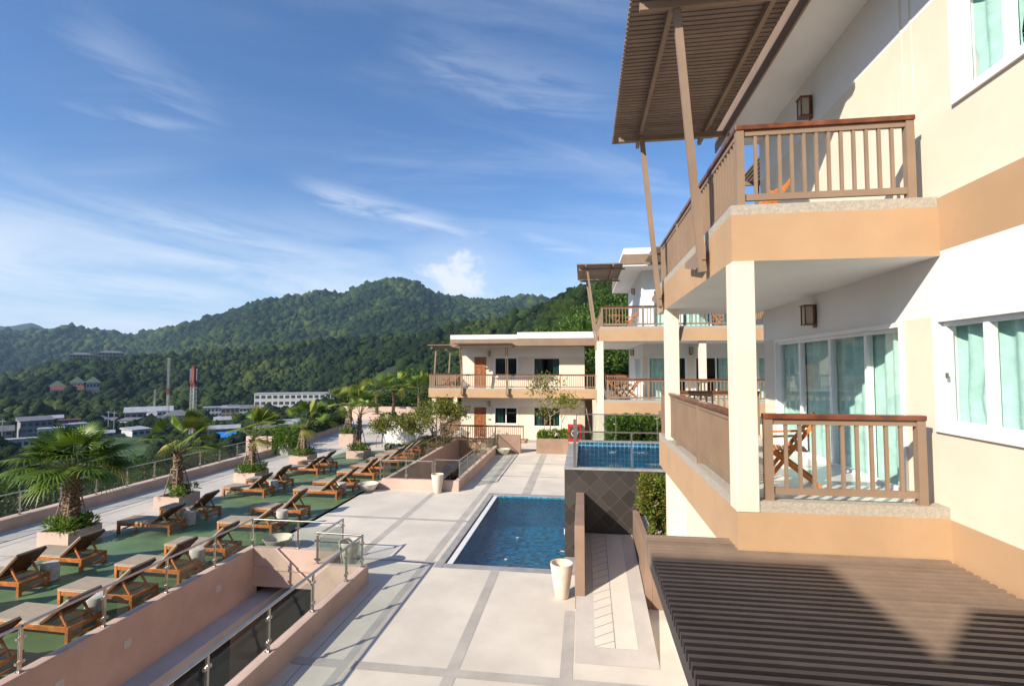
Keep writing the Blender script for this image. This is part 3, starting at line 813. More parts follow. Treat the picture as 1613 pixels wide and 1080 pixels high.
# roof
mb = MB(); mb.mat(0); mb.box(3.02, 12.4, -6, 11.8, 10.27, 10.36); mb.mat(1); mb.box(3.0, 12.45, -6.05, 11.85, 10.36, 10.85); mb.mat(0); mb.box(3.06, 12.35, -5.9, 11.79, 10.85, 11.16)
mb.build('roof', ['white_paint', 'brown_paint'], A0)
mb = MB(); mb.mat(1); mb.box(2.99, 3.02, -6.05, 11.86, 10.15, 10.362); mb.build('eave_trim', ['white_paint', 'brown_paint'], A0)
slat_awning(A0, 0.68, 2.90, 6.35, 11.62, 10.47, beams=[((1.26, 6.3), (1.26, 11.75)), ((2.62, 6.3), (2.62, 11.75))], cross=[((0.8, 11.12), (3.1, 11.12)), ((0.8, 6.98), (3.1, 6.98))], pitch=0.105, w=0.075, h=0.05)
awning_post(A0, (1.30, 7.02, 10.25), (1.60, 7.10, 6.58)); awning_post(A0, (1.28, 11.05, 10.25), (1.60, 11.0, 6.58))
# back balcony and awning behind the block
balcony(A0, 4.3, 12, 11.62, 14.9, 7.11)
slat_awning(A0, 4.3, 11.8, 11.9, 14.9, 10.47, along='y', beams=[], cross=[((4.2, 14.3), (11.9, 14.3)), ((4.2, 12.5), (11.9, 12.5))])
awning_post(A0, (4.75, 14.5, 10.25), (4.6, 14.5, 6.9), 0.09)


# ------------------------------------------------------------------ slatted pergola over the entrance
PG = thing('pergola', 'low brown slatted pergola roof in the bottom right corner, half in shade', 'pergola', (2.3, 4, 0))
slat_awning(PG, 0.72, 3.80, 1.5, 6.40, 3.27, pitch=0.100, w=0.047, h=0.085, beams=[((2.3, 1.5), (2.3, 6.4)), ((3.66, 1.5), (3.66, 6.4))], name='slatted_roof')
mb = MB(); mb.box(0.73, 0.80, 1.45, 6.45, 3.02, 3.215); mb.build('side_beam', 'brown_paint', PG)
for y in (1.7, 6.0):
    mb = MB(); mb.box(2.23, 2.37, y - .5, y - .36, 0, 3.0); mb.build('post', 'brown_paint', PG)

# ------------------------------------------------------------------ middle apartment building
B0 = thing('apartment_building', 'middle cream apartment block behind the upper pool, three storeys with wooden balcony furniture', 'building', (3.0, 26.7, 0))
mb = MB()
bb = [(0, 3.1, 0), (3.1, 5.86, 0), (5.86, 6.5, 1), (6.5, 9.15, 0), (9.15, 10.3, 1)]
wall_grid(mb, 'y', 26.7, -1, 3.0, 12, [(3.1, 3.75, 0), (3.75, 5.86, 0), (5.86, 6.5, 1), (6.5, 10.3, 1)], [(3.31, 5.15, 3.75, 5.8), (5.6, 9.6, 3.75, 5.8), (3.6, 9.2, 7.11, 9.2)], reveal=1)
wall_grid(mb, 'x', 3.0, -1, 26.9, 34.9, [(3.1, 3.75, 0), (3.75, 5.86, 1), (5.86, 6.5, 1), (6.5, 10.3, 1)], [(27.6, 30.6, 3.75, 5.8)], reveal=1)
wall_grid(mb, 'x', 12, 1, 26.7, 34.9, bb); wall_grid(mb, 'y', 34.9, 1, 3.0, 12, bb)
mb.mat(0); mb.box(0.58, 12, 24.25, 35, 0, 3.1)
mb.mat(1); mb.box(3.3, 11.8, 26.95, 34.6, 6.9, 7.0)
mb.build('wall', BM, B0)
mb = MB(); mb.box(3.3, 11.8, 29.0, 29.2, 3.75, 10.2); mb.box(5.3, 5.4, 26.95, 29, 3.75, 10.2); mb.build('dark_room_backing', 'room_dark', B0)  # near-black backing stands in for the unlit rooms
for zf in (3.75, 7.11):
    s = balcony(B0, 0.77, 12.2, 23.75, 35.0, zf)
    kerb(s, [(0.77, 12.2, 23.755, 23.95), (0.775, 0.96, 23.95, 34.9)], zf - 0.06, zf + 0.055)
    f = MB(); f.box(0.96, 12.1, 23.95, 34.95, zf - 0.06, zf); f.build('floor_tiles', 'balcony_tile', s)
railing(B0, [(12, 23.85), (1.1, 23.85)], 3.805, 0.97, span=1.75)
railing(B0, [(0.87, 24.2), (0.87, 34.8), (2.95, 34.8)], 3.806, 0.97, span=2.0, first=False)
railing(B0, [(12, 23.85), (0.87, 23.85), (0.87, 34.8), (2.95, 34.8)], 7.165, 0.955, span=1.9)
for (x, y) in ((0.62, 23.74), (0.80, 34.3), (5.2, 23.9), (9.4, 23.9)):
    mb = MB(); mb.box(x, x + 0.30, y, y + 0.30, 3.10, 6.5) if x > 0.7 else mb.box(x, x + 0.30, y, y + 0.30, 0, 6.49); mb.build('column', 'cream', B0, bevel=0.01)
window(B0, 'y', 26.7, -1, 3.31, 5.15, 3.75, 5.8, n=2, name='sliding_door', door=True, trim=0.06, seed=21, curtains=[(3.35, 4.72, None)])
window(B0, 'y', 26.7, -1, 5.6, 9.6, 3.75, 5.8, n=4, name='sliding_door', door=True, trim=0.06, seed=22, curtains=[(6.75, 9.3, None)])
window(B0, 'y', 26.7, -1, 3.6, 9.2, 7.11, 9.2, n=4, name='sliding_door', door=True, trim=0.06, seed=23, curtains=[(3.65, 6.3, None), (6.6, 9.1, None)])
window(B0, 'x', 3.0, -1, 27.6, 30.6, 3.75, 5.8, n=4, name='sliding_door', door=True, trim=0.06, seed=24, curtains=[(27.7, 29.2, None)])
lantern(B0, 'y', 26.7, -1, 5.38, 6.12); lantern(B0, 'x', 3.0, -1, 30.2, 9.70); lantern(B0, 'x', 3.0, -1, 31.2, 6.17)
mb = MB(); mb.mat(0); mb.box(1.97, 12.4, 25.4, 34.8, 10.27, 10.36); mb.mat(1); mb.box(1.95, 12.5, 25.35, 34.85, 10.36, 10.85); mb.mat(0); mb.box(2.0, 12.4, 25.40, 34.8, 10.85, 11.16)
mb.build('roof', ['white_paint', 'brown_paint'], B0)
slat_awning(B0, -0.30, 1.93, 25.5, 30.0, 10.47, pitch=0.12, w=0.10, beams=[((0.15, 25.4), (0.15, 30.1)), ((1.5, 25.4), (1.5, 30.1))], cross=[((-0.2, 25.9), (2.1, 25.9)), ((-0.2, 29.5), (2.1, 29.5))])
awning_post(B0, (0.22, 25.9, 10.25), (0.70, 25.7, 6.55), 0.10); awning_post(B0, (0.22, 29.5, 10.25), (0.70, 29.3, 6.55), 0.10)
slat_awning(B0, 3.0, 11, 22.2, 25.3, 10.47, pitch=0.12, w=0.06, cross=[((2.9, 22.8), (11.1, 22.8)), ((2.9, 24.8), (11.1, 24.8))])
awning_post(B0, (4.2, 22.9, 10.25), (4.2, 23.66, 6.55), 0.10)

# ------------------------------------------------------------------ far apartment building
F0 = thing('apartment_building', 'low two storey cream block at the far end of the deck with wooden doors', 'building', (-4.5, 37.2, 0))
mb = MB()
fb = [(-1.2, 2.42, 0), (2.42, 3.2, 1), (3.2, 6.07, 0), (6.07, 6.85, 1)]
ops = [(-8.07, -7.16, 0.12, 2.32), (-6.50, -4.86, 1.14, 2.32), (-3.6, -1.72, 1.0, 2.36), (-8.07, -7.16, 3.75, 6.06), (-6.50, -4.86, 4.62, 5.98), (-3.6, -1.72, 4.62, 5.95)]
wall_grid(mb, 'y', 37.2, -1, -9.04, 0.08, fb, ops, reveal=1)
wall_grid(mb, 'x', -9.04, -1, 37.4, 41, fb); wall_grid(mb, 'x', 0.08, 1, 37.4, 41, fb); wall_grid(mb, 'y', 41, 1, -9.04, 0.08, fb)
mb.mat(1); mb.box(-8.8, -0.1, 37.45, 40.7, 3.3, 3.45)
mb.mat(3); mb.box(0.09, 3.0, 37.9, 38.1, 0, 3.1)
mb.build('wall', BM, F0)
mb = MB(); mb.box(-8.8, -0.1, 40.2, 40.3, 0.1, 6.8); mb.build('dark_room_backing', 'room_dark', F0)  # interior darkness given by a near-black backing panel
for a in ops:
    if a[0] < -7.5: door(F0, 'y', 37.2, -1, *a)
    elif a[0] < -5: window(F0, 'y', 37.2, -1, *a, n=2 if a[2] < 2 else 1, fr=.04, glass='dark_glass', trim=0.10, seed=int(a[2] * 10), curtains=[(a[0] + .1, a[0] + .6, None)] if a[2] < 2 else [])
    else: window(F0, 'y', 37.2, -1, *a, n=1, fr=.03, glass='dark_glass', trim=0, seed=int(a[2] * 10), curtains=[(a[0] + .06, a[0] + .55, None), (a[1] - .5, a[1] - .06, None)])
for z in (2.62, 6.3): lantern(F0, 'y', 37.2, -1, -6.92, z)
for z in (1.4, 5.0):
    mb = MB(); mb.box(-6.98, -6.80, 37.17, 37.198, z, z + 0.09); mb.build('door_plate', 'rail_wood', F0)
mb = MB()
for x0, x1, y0, y1 in ((-11.06, 4.0, 35.5, 37.19), (-11.06, -9.05, 37.19, 42.6)):
    mb.mat(0); mb.box(x0, x1, y0, y1, 3.14, 3.70)
s = mb.build('balcony_slab', ['tan'], F0)
kerb(s, [(-11.06, 4.0, 35.505, 35.7), (-11.055, -10.88, 35.7, 42.5)], 3.70, 3.805)
mb = MB(); mb.mat(0); mb.box(-10.2, -4.1, 35.5, 37.19, -3.3, 0.10); mb.mat(1); mb.box(-10.2, -4.1, 35.45, 35.6, 0.101, 0.16)
s = mb.build('terrace_base', ['tan', 'terrazzo'], F0)
railing(F0, [(4.0, 35.6), (-10.97, 35.6), (-10.97, 42.5)], 3.805, 1.0, span=1.85)
railing(F0, [(-4.2, 35.55), (-10.15, 35.55), (-10.15, 41)], 0.16, 1.05, span=1.9)
for (x, y) in ((-10.85, 35.62), (-10.85, 41.8)):
    mb = MB(); mb.box(x, x + 0.32, y, y + 0.32, -1.2, 3.14); mb.build('column', 'cream', F0)
mb = MB(); mb.mat(1); mb.box(-9.49, -4.6, 35.50, 41.4, 6.82, 7.30); mb.mat(0); mb.box(-9.47, -4.6, 35.52, 41.38, 7.30, 7.60)
mb.mat(1); mb.box(-4.6, 1.0, 35.45, 41.4, 6.80, 7.32); mb.mat(0); mb.box(-4.62, 1.0, 35.47, 41.4, 7.32, 7.75)
mb.build('roof', ['white_paint', 'brown_paint'], F0)
slat_awning(F0, -8.9, -4.9, 33.9, 35.45, 6.95, along='y', pitch=0.14, w=0.08, cross=[((-9.0, 34.2), (-4.8, 34.2)), ((-9.0, 35.2), (-4.8, 35.2))])
slat_awning(F0, -11.4, -9.5, 36.2, 41.5, 6.95, pitch=0.14, w=0.08, cross=[((-11.3, 36.8), (-9.4, 36.8)), ((-11.3, 40.9), (-9.4, 40.9))])
for x in (-8.55, -5.3):
    mb = MB(); mb.bar((x - .06, 34.9, 6.75), (x - .06, 35.40, 3.3), 0.045, 0.09); mb.bar((x + .06, 34.9, 6.75), (x + .06, 35.40, 3.3), 0.045, 0.09)
    mb.box(x - .1, x + .1, 35.2, 35.498, 3.35, 3.55); mb.build('awning_post', 'brown_paint', F0)
for y in (36.8, 40.9):
    mb = MB(); mb.bar((-10.9, y, 6.75), (-11.1, y, 3.3), 0.1, 0.09); mb.build('awning_post', 'brown_paint', F0)
mb = MB(); mb.box(-0.5, 1.2, 36.4, 37.9, 2.92, 3.12); mb.build('porch_roof', 'brown_paint', F0)
mb = MB(); mb.tube([(0.07, 36.5, 2.92), (0.62, 36.5, 0.0)], 0.05); mb.build('porch_strut', 'brown_paint', F0)
# ------------------------------------------------------------------ light wells
def light_well(label, x0, x1, y0, y1, zl, zr, notch=None, near=False):
    T = thing('light_well', label, 'light well', ((x0 + x1) / 2, (y0 + y1) / 2, 0))
    mb = MB()
    mb.box(x0, x0 + 0.2, y0, y1, -3.4, zl)                                   # wall beside the loungers
    if notch:
        nx, ny = notch
        mb.box(x0 + 0.2, nx, y1 - 0.2, y1, -0.80, zl - .002); mb.box(x0 + 0.2, nx - 0.2, y1 - 0.23, y1 - 0.2, -0.34, -0.26)
        mb.box(nx - 0.2, nx, ny, y1 - 0.2, -0.80, zl + .06); mb.box(nx - 0.2, x1, ny - 0.2, ny, -0.80, zr - .003)
        mb.box(x1 - 0.2, x1, y0, ny - 0.2, -3.4, zr)
        mb.box(nx - 0.19, nx, ny - 0.2, ny - .001, -3.4, -0.80)
    else:
        mb.box(x0 + 0.2, x1, y0, y0 + 0.2, -3.4, zr - .002)
        mb.box(x1 - 0.2, x1, y0 + 0.2, 31.3, -3.4, zr)
    mb.build('wall', 'pink_wall', T, bevel=0.008)
    mb = MB(); mb.box(x0 + 0.2, x0 + 0.76, y0 + 0.2, y1 + 2.5, -1.30, -1.04); mb.build('ledge', 'ledge_grey', T)
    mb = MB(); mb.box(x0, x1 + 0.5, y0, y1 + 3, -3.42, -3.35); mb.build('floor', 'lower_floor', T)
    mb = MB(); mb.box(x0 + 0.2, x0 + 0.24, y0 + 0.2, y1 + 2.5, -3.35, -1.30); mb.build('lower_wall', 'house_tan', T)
    for k in range(4):
        y = y0 + 1.6 + k * 3.3
        if y > y1 - 1: break
        mb = MB(); mb.box(x0 + 0.241, x0 + 0.27, y, y + 0.95, -3.34, -1.36); mb.build('lower_door', 'rail_wood', T)
        mb = MB(); mb.box(x0 + 0.241, x0 + 0.262, y + 1.1, y + 2.9, -3.34, -1.5); mb.build('lower_window', 'win_dark', T)
    return T
p1 = light_well('long pink walled light well cut into the deck beside the front loungers', *PIT1, 0.25, 0.42, notch=(-6.5, 12.2))
for y in (9.3, 7.95, 11.9):
    mb = MB(); mb.box(PIT1[0] + 0.2005, PIT1[0] + 0.212, y, y + 0.17, -0.37, -0.21); mb.build('outlet_cover', 'outlet', p1)
p2 = light_well('second pink walled light well running up to the far building', *PIT2, 0.30, 0.45)

def glass_railing(label, pts, h=0.75, span=1.5, group='steel and glass railings', first=True, last=True):
    """pts = (x, y, z of the coping); posts, handrail and one pane between each two posts"""
    T = thing('glass_railing', label, 'railing', pts[0], group)
    hr = MB()
    for i in range(len(pts) - 1):
        a, b_ = Vector(pts[i]), Vector(pts[i + 1]); zt = max(a.z, b_.z) + h
        d = (b_ - a); L = Vector((d.x, d.y, 0)).length; d = Vector((d.x, d.y, 0)) / L
        n = max(1, round(L / span)); nr = Vector((d.y, -d.x, 0))
        for k in range(n + 1):
            if k == n and (i < len(pts) - 2 or not last): continue
            if k == 0 and i == 0 and not first: continue
            z = a.z + (b_.z - a.z) * k / n; p = a + d * (L * k / n); p.z = z
            mb = MB()
            for s in (-1, 1): mb.bar(p + nr * 0.013 * s, Vector((p.x, p.y, zt - 0.018)) + nr * 0.013 * s, 0.044, 0.010, up=nr)
            mb.bar(p + Vector((0, 0, 0.003)), p + Vector((0, 0, 0.016)), 0.09, 0.09, up=nr)
            for zz in (z + 0.16, zt - 0.19):
                for s in (-1, 1):
                    c_ = Vector((p.x, p.y, zz)) + d * 0.05 * s
                    mb.bar(c_ - nr * 0.02, c_ + nr * 0.02, 0.045, 0.045)
            mb.build('post', 'steel', T)
        for k in range(n):
            p = a + d * (L * k / n + 0.05); q = a + d * (L * (k + 1) / n - 0.05)
            z0 = a.z + (b_.z - a.z) * k / n + 0.07; z1 = a.z + (b_.z - a.z) * (k + 1) / n + 0.07
            mb = MB(); mb.quad((p.x, p.y, z0), (q.x, q.y, z1), (q.x, q.y, zt - 0.10), (p.x, p.y, zt - 0.10))
            mb.build('glass_panel', 'rail_glass', T)
        hr.bar(Vector((a.x, a.y, zt + .0012 * i)) - d * 0.022, Vector((b_.x, b_.y, zt + .0012 * i)) + d * 0.022, 0.050, 0.036)
    hr.build('handrail', 'steel', T, bevel=0.005)
    return T
glass_railing('glass and steel railing along the pink wall next to the front loungers', [(-9.3, 13.45, .25), (-9.3, 7.45, .25), (-9.3, -1.5, .25)])
glass_railing('stepped glass and steel railing along the deck side of the front light well', [(-9.25, 13.45, .25), (-6.6, 13.45, .25), (-6.6, 12.10, .36), (-5.40, 12.05, .42), (-5.40, 11.2, .42), (-5.40, -0.4, .42)], first=False, span=1.45)
glass_railing('long glass and steel railing on the low outer wall facing the valley', [(-18.75, 28.3, .38), (-18.75, 4, .38)], span=1.33)
glass_railing('glass and steel railing across the near end of the far light well', [(-8.85, 21.5, .45), (-6.5, 21.5, .45), (-6.5, 21.9, .45), (-5.4, 21.9, .45), (-5.4, 31.2, .45)], h=0.78)
glass_railing('glass and steel railing beside the row of far loungers', [(-8.85, 34.9, .30), (-8.85, 21.9, .30)], span=1.6, h=0.8)

def wall_thing(label, boxes, mat, cat='wall', name='parapet_wall'):
    mb = MB()
    for b_ in boxes: mb.box(*b_)
    return tag(mb.build(name, mat, bevel=0.008), label, cat)
wall_thing('long low pink wall along the valley side of the walkway', [(-18.95, -18.55, -2, 28.5, -9, 0.38)], 'pink_wall')
wall_thing('tall pink end wall at the corner of the walkway beside the square pot', [(-20.3, -18.6, 28.5, 28.8, -9, 1.12)], 'pink_wall')
mb = MB(); mb.prism([(-18.95, 28.8), (-18.6, 28.8), (-20.35, 42.5), (-20.7, 42.5)], 'z', -2, 0.40)
tag(mb.build('parapet_wall', 'pink_wall'), 'slanting pink wall below the long clipped hedge', 'wall')
wall_thing('pink wall closing the far end of the walkway', [(-26, -9.2, 50, 50.3, -2, 1.25)], 'pink_wall')
wall_thing('short pink wall behind the lower balcony of the far block', [(-14, -9.3, 45.6, 45.9, -2, 0.95), (-14.0, -13.7, 45.9, 50, -2, 0.95)], 'pink_wall')
wall_thing('square brown wall at the end of the deck beside the far light well', [(-5.37, -3.87, 31.3, 31.6, 0, 1.1)], 'brown_wall')
wall_thing('plain white wall behind the thin stemmed shrubs', [(-14.1, -11.4, 34.4, 34.6, 0, 1.5)], 'white_paint', name='garden_wall')
wall_thing('upright brown pier beside the clipped hedge behind the upper pool', [(2.85, 3.45, 19.9, 20.3, 0, 3.62)], 'brown_wall', name='pier')
wall_thing('brown fin wall on the left of the ramp', [(-0.22, 0.0, 11.5, 14.54, 0, 1.80)], 'brown_wall', name='fin_wall')
wall_thing('low brown planter wall on the right of the ramp', [(1.32, 1.47, 11.72, 14.54, 0, 1.37), (1.472, 1.95, 11.70, 11.85, 0, 1.372)], 'brown_wall', name='planter_wall')
mb = MB(); mb.box(1.47, 1.95, 11.85, 14.54, 0, 1.22); tag(mb.build('gravel_bed', 'pebbles'), 'white pebble bed under the tall shrub', 'gravel')['kind'] = 'stuff'
wall_thing('stepped cream wall beyond the far block', [(3.0, 14, 39, 39.3, 0, 4.4)], 'cream', name='garden_wall')

mb = MB(); mb.box(-3.8, -2.9, 33.0, 35.4, 0.0, 0.09)
st_ = tag(mb.build('step', 'deck_light'), 'low paved step between the square brown wall and the brown planter', 'step')
mb = MB(); mb.box(-3.35, -2.98, 32.5, 32.72, 0.002, 0.02); tag(mb.build('drain_cover', 'dark_steel'), 'small dark drain cover in the paving by the brown planter', 'drain cover')
# ------------------------------------------------------------------ ramp
sl = 0.135
mb = MB(); mb.mat(0); mb.prism([(9.45, 0.005), (14.54, 0.005), (14.54, (14.54 - 9.45) * sl + .005)], 'x', -0.19, 1.30)
mb.mat(1)
def rz(y): return (y - 9.45) * sl + .006
mb.quad((0.18, 9.9, rz(9.9) + .004), (0.98, 9.9, rz(9.9) + .004), (0.98, 14.5, rz(14.5) + .004), (0.18, 14.5, rz(14.5) + .004))
mb.mat(2)
mb.quad((0.55, 9.9, rz(9.9) + .008), (0.562, 9.9, rz(9.9) + .008), (0.562, 14.5, rz(14.5) + .008), (0.55, 14.5, rz(14.5) + .008))
for k in range(16):
    y = 9.85 + k * 0.29
    p0, p1_ = max(y, 9.9), y + 0.24
    mb.quad((0.18, p0, rz(p0) + .007), (0.18, p0 + .014, rz(p0 + .014) + .007), (0.55, p1_ + .014, rz(p1_ + .014) + .007), (0.55, p1_, rz(p1_) + .007))
tag(mb.build('ramp', ['deck_border', 'deck_light', 'joint']), 'sloping paved ramp with slanted grooves leading to the dark tiled wall', 'ramp')

# ------------------------------------------------------------------ pools
def foam(parent, spots, z, seed):
    r = random.Random(seed); mb = MB()
    for x, y, s in spots:
        for k in range(40):
            a = r.uniform(0, 6.28); q = s * r.random() ** 0.6; rr = r.uniform(0.003, 0.009)
            cx, cy = x + q * math.cos(a) * 1.5, y + q * math.sin(a)
            mb.lathe([(rr, z - .004), (rr * 0.8, z + rr * 0.35), (rr * 0.3, z + rr * 0.6)], cx, cy, 7)
    return mb.build('bubbles', 'white_frame', parent, smooth=True)
PL = thing('swimming_pool', 'lower swimming pool with deep blue mosaic tiles and grey stone edge sunk into the deck', 'swimming pool', (-2.2, 17, 0))
mb = MB()
mb.box(-3.98, -3.76, 13.3, 21.35, -0.3, 0.012); mb.box(-3.76, -0.25, 13.3, 13.62, -0.3, 0.010); mb.box(-3.76, -0.55, 21.0, 21.35, -0.3, 0.011)
mb.box(-0.551, -0.25, 13.62, 14.54, -0.3, 0.013); mb.box(-0.6, -0.5, 19.12, 21.0, -0.3, 0.009)
mb.build('coping', 'coping', PL, bevel=0.01)
mb = MB(); mb.box(-3.72, -3.56, 13.63, 20.99, -0.2, -0.03); mb.build('overflow_grate', 'grate', PL)
mb = MB()
mb.box(-3.76, -3.72, 13.62, 21.0, -0.5, -0.22); mb.build('gutter', 'black', PL)
mb = MB()
mb.quad((-3.55, 13.62, -1.2), (-3.55, 21, -1.2), (-3.55, 21, -0.04), (-3.55, 13.62, -0.04)); mb.quad((-3.55, 13.622, -1.2), (-0.55, 13.622, -1.2), (-0.55, 13.622, 0), (-3.55, 13.622, 0))
mb.quad((-3.55, 20.998, -1.2), (-0.55, 20.998, -1.2), (-0.55, 20.998, 0), (-3.55, 20.998, 0)); mb.quad((-0.556, 13.62, -1.2), (-0.556, 21, -1.2), (-0.556, 21, -0.02), (-0.556, 13.62, -0.02))
mb.build('basin_wall', 'pool_tile', PL)
mb = MB(); mb.quad((-3.55, 13.62, -1.2), (-0.55, 13.62, -1.2), (-0.55, 21, -1.2), (-3.55, 21, -1.2)); mb.build('basin_floor', 'pool_floor', PL)
mb = MB(); mb.quad((-3.555, 13.62, -0.07), (-0.556, 13.62, -0.07), (-0.556, 21, -0.07), (-3.555, 21, -0.07)); mb.build('water', 'pool_water', PL)
foam(PL, [(-2.1, 16.2, .03), (-2.2, 14.35, .03), (-0.66, 15.2, .05)], -0.07, 4)
RP = thing('raised_pool', 'raised upper pool with dark slate tiled front wall and bubbling water', 'swimming pool', (1.2, 16.8, 0))
mb = MB()
mb.box(-0.55, 3.3, 14.55, 14.75, -1.2, 2.42); mb.box(-0.55, -0.35, 14.75, 19.1, -1.2, 2.42); mb.box(-0.35, 3.3, 18.9, 19.1, 0, 2.45); mb.box(3.1, 3.3, 14.75, 18.9, 0, 2.42)
mb.build('tiled_wall', 'dark_tile', RP)
mb = MB(); mb.box(-0.56, 3.3, 14.53, 14.77, 2.421, 2.47); mb.box(-0.56, -0.20, 14.77, 19.12, 2.421, 2.475); mb.box(-0.20, 3.3, 18.86, 19.13, 2.56, 2.62); mb.build('coping', 'coping', RP, bevel=0.008)
mb = MB(); mb.box(-0.20, 3.09, 18.865, 18.895, 1.3, 2.56); mb.build('tile_band', 'band_tile', RP)
mb = MB(); mb.quad((-0.34, 14.76, 1.4), (3.09, 14.76, 1.4), (3.09, 18.86, 1.4), (-0.34, 18.86, 1.4)); mb.build('basin_floor', 'pool_floor', RP)
mb = MB(); mb.quad((-0.21, 14.765, 2.405), (3.09, 14.765, 2.405), (3.09, 18.86, 2.405), (-0.21, 18.86, 2.405)); mb.build('water', 'tower_water', RP)
foam(RP, [(0.95, 17.9, .17), (1.9, 17.9, .17), (0.9, 15.5, .16), (2.05, 15.8, .16)], 2.405, 9)
mb = MB(); mb.prism([(14.75, .55), (14.9, .62), (14.75, .72)], 'x', -0.58, -0.551); mb.build('spout', 'grate', RP)
def pool_fence(label, pts, z, h, posts):
    T = thing('glass_railing', label, 'railing', (*pts[0], z), 'steel and glass railings')
    a, b_ = Vector((*pts[0], z)), Vector((*pts[1], z))
    for f, w in posts:
        p = a.lerp(b_, f); mb = MB(); mb.bar(p, p + Vector((0, 0, h + (0.35 if w > .06 else 0))), w, w * 0.7); mb.build('post', 'dark_steel', T)
    mb = MB(); mb.bar(a + Vector((0, 0, h)), b_ + Vector((0, 0, h)), 0.035, 0.035); mb.build('handrail', 'dark_steel', T)
    fs = [f for f, _ in posts]
    for f0, f1 in zip(fs[:-1], fs[1:]):
        p, q = a.lerp(b_, f0 + .015), a.lerp(b_, f1 - .015)
        mb = MB(); mb.quad((*p.xy, z + .05), (*q.xy, z + .05), (*q.xy, z + h - .03), (*p.xy, z + h - .03)); mb.build('glass_panel', 'rail_glass', T)
pool_fence('dark framed glass railing along the front edge of the upper pool', [(-0.26, 14.65), (3.1, 14.65)], 2.47, 1.0, [(0, .075), (.47, .045), (.97, .045)])
pool_fence('thin dark railing along the back edge of the upper pool', [(-0.26, 19.0), (3.1, 19.0)], 2.62, 0.95, [(0, .04), (.42, .03), (.86, .035)])

# ------------------------------------------------------------------ pots and bowls
def lathe_thing(name, label, cat, prof, loc, mat, group=None, n=32):
    mb = MB().lathe(prof, 0, 0, n); o = mb.build(name, mat, smooth=True, local=True); o.location = loc
    md = o.modifiers.new('edge', 'EDGE_SPLIT'); md.split_angle = R(50)
    return tag(o, label, cat, group)
potp = [(.14, 0), (.155, .02), (.20, .3), (.24, .58), (.262, .74), (.262, .78), (.235, .78), (.215, .6), (.13, .12)]
lathe_thing('pot', 'tall cream pot between the pool corner and the brown fin wall', 'pot', potp, (-0.53, 12.03, 0.005), 'pot_cream', 'tall cream pots')
lathe_thing('pot', 'tall cream pot behind the stepped corner of the glass railing', 'pot', potp, (-6.08, 12.75, 0.005), 'pot_cream', 'tall cream pots')
lathe_thing('pot', 'tall cream pot against the near end of the far light well', 'pot', potp, (-6.15, 21.1, 0.005), 'pot_cream', 'tall cream pots')
bowp = [(.16, 0), (.20, .02), (.33, .16), (.41, .30), (.43, .335), (.40, .34), (.30, .2), (.1, .1)]
lathe_thing('bowl', 'wide cream bowl behind the railing at the edge of the green floor', 'bowl', bowp, (-8.85, 13.98, 0.005), 'pot_cream', 'wide cream bowls')
lathe_thing('bowl', 'wide cream bowl at the corner of the far light well', 'bowl', bowp, (-9.15, 20.95, 0.005), 'pot_cream', 'wide cream bowls')
lathe_thing('bowl', 'wide cream bowl in front of the square brown wall', 'bowl', bowp, (-4.85, 30.8, 0.005), 'pot_cream', 'wide cream bowls')
stp = [(.16, 0), (.185, .015), (.19, .2), (.185, .40), (.17, .43), (.05, .432)]
for k, (x, y, lab) in enumerate([(-13.22, 11.2, 'white stone stool between the two nearest loungers of the left row'), (-10.32, 9.72, 'white stone stool below the second lounger of the right row, seen through the railing'),
        (-10.28, 12.55, 'white stone stool by the fourth lounger of the right row, seen through the railing'), (-13.2, 15.72, 'white stone stool under the raised backrest beside the second palm planter'),
        (-10.15, 20.5, 'white stone stool between the seventh and eighth loungers of the right row'), (-10.2, 16.3, 'white stone stool between two right row loungers near the wide bowl'), (-13.25, 20.5, 'white stone stool between the left row loungers near the third palm')]):
    lathe_thing('stool', lab, 'stool', stp, (x, y, 0.005), 'stone_white', 'stone stools between the loungers', 20)

